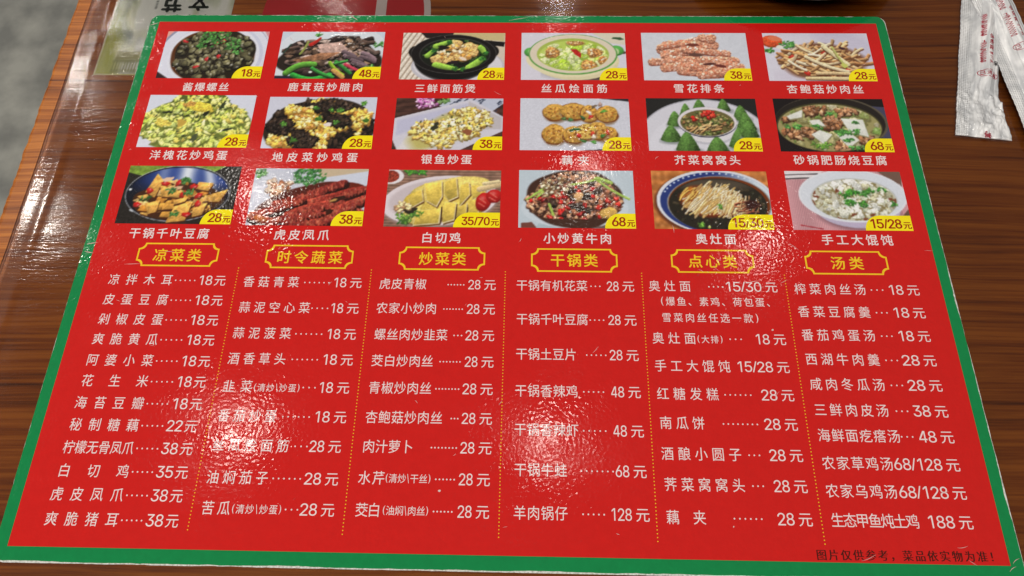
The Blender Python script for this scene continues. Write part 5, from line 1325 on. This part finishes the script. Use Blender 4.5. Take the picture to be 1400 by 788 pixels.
ZP, ZT, ZB, ZD = .07, .07, .11, .15
PXS = [-194.3, -129.3, -61.3, 4.6, 70.7, 137.3]
PWS = [57.5, 57.6, 56.8, 57.1, 57.5, 57.1]
PYS = [(132.6, 99.6), (87.7, 54.5), (42.5, 9.4)]
PYO = [(0, 0, -.5, -.3, 0, 0), (.5, -.4, -.8, -.5, 0, .2), (.7, -.3, -.6, -.2, 0, .4)]
for i, (cap, xa, xb, yc, fn, price, frac, dh) in enumerate(CAPTIONS):
    r, c = divmod(i, 6)
    x0 = PXS[c]; w = PWS[c]; y1 = PYS[r][0] + PYO[r][c]; y0 = PYS[r][1] + PYO[r][c] * .3
    me = grid_mesh('dish_photo', GNX, GNY, x0, y1, x0 + w, y0, ZP, fn().out(GNX, GNY))
    me.materials.append(M['photo'])
    ph = link(bpy.data.objects.new('dish_photo', me), menu)
    ph['label'] = PHOTO_LABELS[i]
    # price badge in the lower right corner, its left side a quarter curve
    bw = w * frac; bh = 8.3
    rx = min(bw * .5, 8.0)
    xl = x0 + w - bw; xr = x0 + w
    P = [(xr, y0), (xr, y0 + bh)] + [(xl + rx - rx * math.sin(math.pi / 2 * k / 10), y0 + bh * math.cos(math.pi / 2 * k / 10)) for k in range(11)]
    t = MB(); t.add([(x, y, ZB) for x, y in P], [tuple(range(len(P)))])
    t.build('price_badge', M['badge'], ph)
    t = MB()
    dw = dh * .62
    tw = sum(dw * (.55 if ch == '/' else 1.0) * 1.1 for ch in price)
    yw = 3.7
    x = xr - .7 - yw - tw - .3
    for ch in price:
        cw = dw * (.55 if ch == '/' else 1.0)
        if ch == '/' and i == 16:
            put(t, 'p', ch, x, y0 + 1.1, cw * .8, dh * .7, ZD)
        else:
            put(t, 'p', ch, x + .1, y0 + 1.2, cw - .1, dh, ZD)
        x += cw * 1.1
    put(t, 'p', '元', xr - .5 - yw, y0 + 1.0, yw, 3.6, ZD)
    t.build('price_print', M['pricered'], ph)
    t = MB(); run(t, 'b', cap, xa, xb, yc - .1, 5.7, ZT, .96)
    t.build('dish_caption', M['white'], ph)

for name, fx0, fx1, fy1, fy0, tx0, tx1, ty in HEADS:
    # plaque with scooped corners
    def ring(x0, y0, x1, y1, r):
        P = []
        for cx, cy, a0 in ((x0, y1, 0), (x0, y0, 90), (x1, y0, 180), (x1, y1, 270)):
            for k in range(9):
                a = math.radians(a0 - 90 * k / 8)
                P.append((cx + r * math.cos(a), cy + r * math.sin(a)))
        return P
    t = MB()
    r_ = 2.9
    A = ring(fx0, fy0, fx1, fy1, r_); B = ring(fx0 + .75, fy0 + .75, fx1 - .75, fy1 - .75, r_)
    # small steps at each scoop
    m_ = len(A)
    t.add([(x, y, ZT) for x, y in A] + [(x, y, ZT) for x, y in B], [(m_ + i, m_ + (i + 1) % m_, (i + 1) % m_, i) for i in range(m_)])
    hd = t.build('section_heading', M['yellow'], menu)
    t = MB(); run(t, 'b', name, tx0, tx1, ty, 6.7, ZT, .98)
    t.build('heading_text', M['yellow'], hd)

for name, x0, x1, y, pr, p0, p1, nd, d0, d1 in ROWS:
    y = y + LINE_DY
    small = '(' in name or ')' in name
    t = MB()
    hh = 3.75 if small else 5.55
    if name in ('(爆鱼、素鸡、荷包蛋、', '雪菜肉丝任选一款)'):
        hh = 4.5
    if name == '柠檬无骨凤爪':
        run(t, 'n', name, x0, x1, y, hh, ZT, .86)
    else:
        run(t, 'n', name, x0, x1, y, hh, ZT)
    ln = t.build('dish_name', M['white'], menu)
    if nd:
        t = MB()
        for k in range(nd):
            t.disc(d0 + (d1 - d0) * k / (nd - 1), y - .2, ZT, .36, 7)
        t.build('leader_dots', M['white'], ln)
    if pr:
        t = MB()
        wide = x0 < -150
        yw = 5.4 if wide else 5.6
        gp = .7 if wide else 1.4
        n_ = len(pr)
        xs0, xs1 = p0, p1 - yw - gp
        tot = sum(.5 if ch == '/' else 1 for ch in pr)
        cell = (xs1 - xs0) / tot
        x = xs0
        for ch in pr:
            w = cell * (.5 if ch == '/' else 1)
            if ch == '/':
                put(t, 'n', ch, x - .1, y - 2.5, w * 1.1, 5.0, ZT)
            else:
                put(t, 'n', ch, x + w * .06, y - 2.45, min(w * .86, 3.5), 4.85, ZT)
            x += w
        run(t, 'n', '元', p1 - yw, p1, y, 5.5, ZT, yw / 5.5)
        t.build('price', M['white'], ln)

for xd, ya, yb in ((-128.4, -13.9, -132.2), (-64.7, -14.2, -132.8), (-1.1, -14.4, -132.8), (63.0, -14.4, -133.2), (129.6, -14.6, -133.0)):
    t = MB(); k = int((ya - yb) / 1.45)
    for i in range(k + 1):
        t.disc(xd, ya + (yb - ya) * i / k, ZT, .27, 6)
    t.build('dotted_divider', M['yellow'], menu)

t = MB()
foot = '图片仅供参考，菜品依实物为准！'
n = len(foot)
pitch = (197.5 - 125.6 - 3.9) / (n - 1)
for i, ch in enumerate(foot):
    x = 125.6 + i * pitch
    yb = -139.1 + (i / n) * .55 + 0.1
    for k, dx in enumerate((-.12, .0, .12)):
        put(t, 't', ch, x + dx, yb, 3.9, 3.95, ZT + k * .006)
t.build('footnote', M['black'], menu)

# scratches and creases of the film
t = MB(); rs = random.Random(21)
def scr(x0, y0, x1, y1, w, bend=0.0):
    m_ = 6; pts = []
    for k in range(m_ + 1):
        u = k / m_; pts.append((x0 + (x1 - x0) * u - (y1 - y0) * bend * 4 * u * (1 - u), y0 + (y1 - y0) * u + (x1 - x0) * bend * 4 * u * (1 - u)))
    for k in range(m_):
        (ax, ay), (bx, by) = pts[k], pts[k + 1]
        L = math.hypot(bx - ax, by - ay) or 1
        nx_, ny_ = -(by - ay) / L, (bx - ax) / L
        wa = w * math.sin(math.pi * max(.08, k / m_)) ; wb = w * math.sin(math.pi * min(.92, (k + 1) / m_))
        zz = .17
        t.quad((ax - nx_ * wa, ay - ny_ * wa, zz), (bx - nx_ * wb, by - ny_ * wb, zz), (bx + nx_ * wb, by + ny_ * wb, zz), (ax + nx_ * wa, ay + ny_ * wa, zz))
for _ in range(46):
    x, y = rs.uniform(-200, 200), rs.uniform(-140, 140); a = rs.uniform(-.9, .9) + (math.pi / 2 if rs.random() < .2 else 0); L = rs.uniform(1, 5)
    scr(x, y, x + L * math.cos(a), y + L * math.sin(a), rs.uniform(.05, .11), rs.uniform(-.15, .15))
for q in ((112, -19, 118, -17.8, .13, .06), (127, -19, 130.5, -17, .1, 0), (-206, 137, -201, 139, .2, 0), (-205, -2, -200, -1, .2, 0), (-205, -6, -200.5, -6.8, .2, 0), (202, -139, 205, -137, .1, .1), (200, -142, 203, -140, .1, .1), (-93, 145, -88, 141, .2, 0), (-3, 141, 8, 143.4, .12, .02), (134, 2, 138, -1.5, .1, .05), (185, -138, 188, -140, .08, 0), (-184, -12.6, -176, -12.2, .1, 0), (143, -139, 149, -136.5, .08, -.05)):
    scr(*q)
sc = t.build('film_scratches', M['scratch'], menu)
sc['kind'] = 'stuff'

# ------------------------------------------------------------------ dark bowl behind the menu
bowl = empty('dark_bowl', 'shallow dark glazed bowl with a pale rim line just behind the menu top', 'bowl', (0.1645, 0.2115, -1.62 * MM))
def lathe(prof, mat, name, root, n=72, smooth=True):
    t = MB(); m_ = len(prof)
    t.add([(r * math.cos(2 * math.pi * k / n), r * math.sin(2 * math.pi * k / n), z) for k in range(n) for r, z in prof],
          [(k * m_ + i, ((k + 1) % n) * m_ + i, ((k + 1) % n) * m_ + i + 1, k * m_ + i + 1) for k in range(n) for i in range(m_ - 1)])
    return t.build(name, mat, root, smooth)
lathe([(0.1, 0.2), (36, 0.2), (42, .3), (43, 2), (54, 5), (64, 10.5), (68.6, 15.2), (68, 16.2), (66.4, 15.6), (61, 10.5), (50, 6.5), (30, 4), (.1, 4)], M['dark'], 'bowl_wall', bowl)
lathe([(68.3, 15.3), (69.0, 15.8), (68.4, 16.5), (67.4, 15.9)], M['rim'], 'rim_line', bowl)

# ------------------------------------------------------------------ two wrapped chopstick packets
def film_mat():
    m, nt, b = new_mat('crimped_white_film')
    tc = N(nt, 'ShaderNodeTexCoord')
    sx = N(nt, 'ShaderNodeSeparateXYZ'); nt.links.new(tc.outputs['Object'], sx.inputs[0])
    def wave(sock, per):
        a = N(nt, 'ShaderNodeMath', operation='MULTIPLY'); a.inputs[1].default_value = 2 * math.pi / per; nt.links.new(sock, a.inputs[0])
        s_ = N(nt, 'ShaderNodeMath', operation='SINE'); nt.links.new(a.outputs[0], s_.inputs[0]); return s_.outputs[0]
    w1 = wave(sx.outputs[0], .0011); w2 = wave(sx.outputs[1], .0011)
    ad = N(nt, 'ShaderNodeMath', operation='ADD'); nt.links.new(w1, ad.inputs[0]); nt.links.new(w2, ad.inputs[1])
    lt = N(nt, 'ShaderNodeMath', operation='LESS_THAN'); lt.inputs[1].default_value = .0062; nt.links.new(sx.outputs[0], lt.inputs[0])
    ml = N(nt, 'ShaderNodeMath', operation='MULTIPLY'); nt.links.new(ad.outputs[0], ml.inputs[0]); nt.links.new(lt.outputs[0], ml.inputs[1])
    b1 = N(nt, 'ShaderNodeBump'); b1.inputs['Distance'].default_value = .00007; nt.links.new(ml.outputs[0], b1.inputs['Height'])
    nz = N(nt, 'ShaderNodeTexNoise'); nz.inputs['Scale'].default_value = 60; nz.inputs['Detail'].default_value = 2; nz.inputs['Distortion'].default_value = 1.5
    mp = N(nt, 'ShaderNodeMapping'); mp.inputs['Scale'].default_value = (2.4, .5, 1); nt.links.new(tc.outputs['Object'], mp.inputs['Vector']); nt.links.new(mp.outputs[0], nz.inputs['Vector'])
    b2 = N(nt, 'ShaderNodeBump'); b2.inputs['Distance'].default_value = .0012; nt.links.new(nz.outputs['Fac'], b2.inputs['Height']); nt.links.new(b1.outputs[0], b2.inputs['Normal'])
    nt.links.new(b2.outputs[0], b.inputs['Normal'])
    cr = N(nt, 'ShaderNodeValToRGB')
    cr.color_ramp.elements[0].color = (.52, .53, .545, 1); cr.color_ramp.elements[1].color = (.88, .88, .88, 1); cr.color_ramp.elements[0].position = .35; cr.color_ramp.elements[1].position = .6
    nt.links.new(nz.outputs['Fac'], cr.inputs['Fac']); nt.links.new(cr.outputs[0], b.inputs['Base Color'])  # grey shading of the creases is put into the colour, following the bump noise
    b.inputs['Roughness'].default_value = .15
    b.inputs['Specular IOR Level'].default_value = .9
    return m


M['crimp'] = film_mat()


def packet(root, wtube, Ln, seed, crumple):
    """local: x across (0 = seal edge), y along (0 = near end). returns height function"""
    rr = np.random.default_rng(seed)
    nz_ = fnoise(rr, 9, 60, 220); nf = fnoise(rr, 24, 60, 220)
    xf = 6.4
    def hgt(x, y):
        t = (x - xf) / (wtube - xf)
        bul = 5.2 * max(0.0, math.sin(math.pi * min(max(t, 0), 1))) ** .55 if 0 < t < 1 else 0
        end = min(1, max(0, (y - crumple) / 14)); end = end * end * (3 - 2 * end)
        z = .4 + bul * (end * .93 + .12) * (.86 + .14 * math.cos(4 * math.pi * t)) + (.14 * math.sin(x * 3.6) + .1 * math.sin(x * 6.1 + 1) if x > xf - 1 else .05 * math.sin(x * 2.2)) * (.4 + .6 * end)
        i = min(219, max(0, int(y * 1.1))); j = min(59, max(0, int(x * 2)))
        z += (nz_[i, j] - .3) * (2.6 * (1 - end) * (1 if x > 4 else .4) * min(1, y / 5 + .2) + .25)
        z += abs(nf[i, j] - .5) * (1.6 * (1 - end) + .1)
        return z
    nx_, ny_ = 56, int(Ln * 1.4)
    v = []; 
    for iy in range(ny_ + 1):
        y = Ln * iy / ny_
        flare = max(0, 1 - y / (crumple + 6)); 
        wid = wtube + (27.7 - wtube) * flare ** 1.1 + .12 * math.sin(y * .8)
        xl = .16 * math.sin(y * .2) + .1 * math.sin(y * 1.7 + 1)
        for ix in range(nx_ + 1):
            u = ix / nx_
            x = xl + (wid - xl) * u
            xx = u * wtube
            z = hgt(xx, y)
            yy = y + 3.9 * u * flare
            v.append((x, yy, z))
    m_ = nx_ + 1
    t = MB(); t.add(v, [(i * m_ + j, i * m_ + j + 1, (i + 1) * m_ + j + 1, (i + 1) * m_ + j) for i in range(ny_) for j in range(nx_)])
    # underside, so the packet closes
    edge = [i * m_ for i in range(ny_ + 1)] + [ny_ * m_ + j for j in range(1, m_)] + [i * m_ + nx_ for i in range(ny_ - 1, -1, -1)] + [j for j in range(nx_ - 1, 0, -1)]
    base = len(t.v); k = len(edge)
    t.v += [(t.v[e][0], t.v[e][1], 0.02) for e in edge]
    t.f += [(edge[i], edge[(i + 1) % k], base + (i + 1) % k, base + i) for i in range(k)]
    t.f.append(tuple(base + i for i in range(k)))
    t.build('plastic_film', M['crimp'], root, True)
    return hgt


def drape(name, mat, root, items, hgt, lift=.22):
    t = MB()
    for ch, cx, cy, w, h, ang in items:
        q = MB(); put_rot(q, 'b' if is_cjk(ch) and h > 2.6 else 'n', ch, cx, cy, w, h, 0, ang)
        t.add([(x, y, hgt(x, y) + lift) for x, y, _ in q.v], q.f)
    return t.build(name, mat, root)


def oval(name, mat, root, cx, cy, rx, ry, hgt, ang=0, w=.3):
    t = MB(); n = 48; o = []
    for r_ in (0, w):
        for k in range(n):
            a = 2 * math.pi * k / n
            sx_ = math.copysign(abs(math.cos(a)) ** .75, math.cos(a)) * (rx - r_); sy_ = math.sin(a) * (ry - r_)
            x = cx + sx_ * math.cos(ang) - sy_ * math.sin(ang); y = cy + sx_ * math.sin(ang) + sy_ * math.cos(ang)
            o.append((x, y, hgt(x, y) + .22))
    t.add(o, [(i, (i + 1) % n, n + (i + 1) % n, n + i) for i in range(n)])
    return t.build(name, mat, root)


def packet_print(root, hgt, y_oval, x_shift=0.0):
    up = 0.0
    items = []
    num = '13776366698'
    for k, ch in enumerate(num):
        items.append((ch, 10.2 + x_shift, y_oval + 22.5 - k * 1.45, 2.6, 1.25, 0))
    for k, ch in enumerate('37762693698'):
        items.append((ch, 10.2 + x_shift, y_oval + 41.5 - k * 1.45, 2.6, 1.25, 0))
    for k, ch in enumerate('保质期:'):
        items.append((ch, 13.9 + x_shift, y_oval + 25.5 - k * 4.0, 2.8, 3.2 if ch != ':' else 1, 0))
    items += [('1', 13.4 + x_shift, y_oval + 10.6, 1.0, 2.2, 0), ('5', 14.7 + x_shift, y_oval + 10.6, 1.2, 2.2, 0), ('天', 14.0 + x_shift, y_oval + 7.6, 2.8, 2.8, 0)]
    drape('red_lettering', M['packink'], root, items, hgt)
    it = [(ch, 10.2 + k * 2.9 + x_shift * .5, y_oval - k * .25, 2.3, 2.7, 0) for k, ch in enumerate('已消毒')]
    drape('sterilised_mark', M['packink'], root, it, hgt)
    oval('oval_outline', M['packink'], root, 13.1 + x_shift * .5, y_oval - .25, 5.2, 2.3, hgt, -.06)


pk = empty('chopstick_packet', 'white plastic chopstick packet lying flat with its crumpled near end on the table', 'chopstick packet', (0.2281, 0.0665, -1.6 * MM), -math.atan2(.262, .965), 'wrapped chopstick packets')
hg = packet(pk, 20.0, 240, 5, 27)
packet_print(pk, hg, 41.0, 0)
drape('red_end_mark', M['packink'], pk, [('餐' if ('b', '餐') in GLY else '毒', 15.2, 3.2, 4.2, 3.6, 0)], hg, .3)
drape('black_stamp', M['packblack'], pk, [('保', 16.8, 49.5, 2.2, 3.0, 0)], hg, .3)
# second one resting across the first
pk2 = empty('chopstick_packet', 'second white plastic chopstick packet lying across the first at the right edge', 'chopstick packet', (0.2655, 0.012, 1.4 * MM), math.atan2(.063, .998), 'wrapped chopstick packets')
hg2 = packet(pk2, 21.0, 260, 9, 24)
packet_print(pk2, hg2, 106.0, .8)
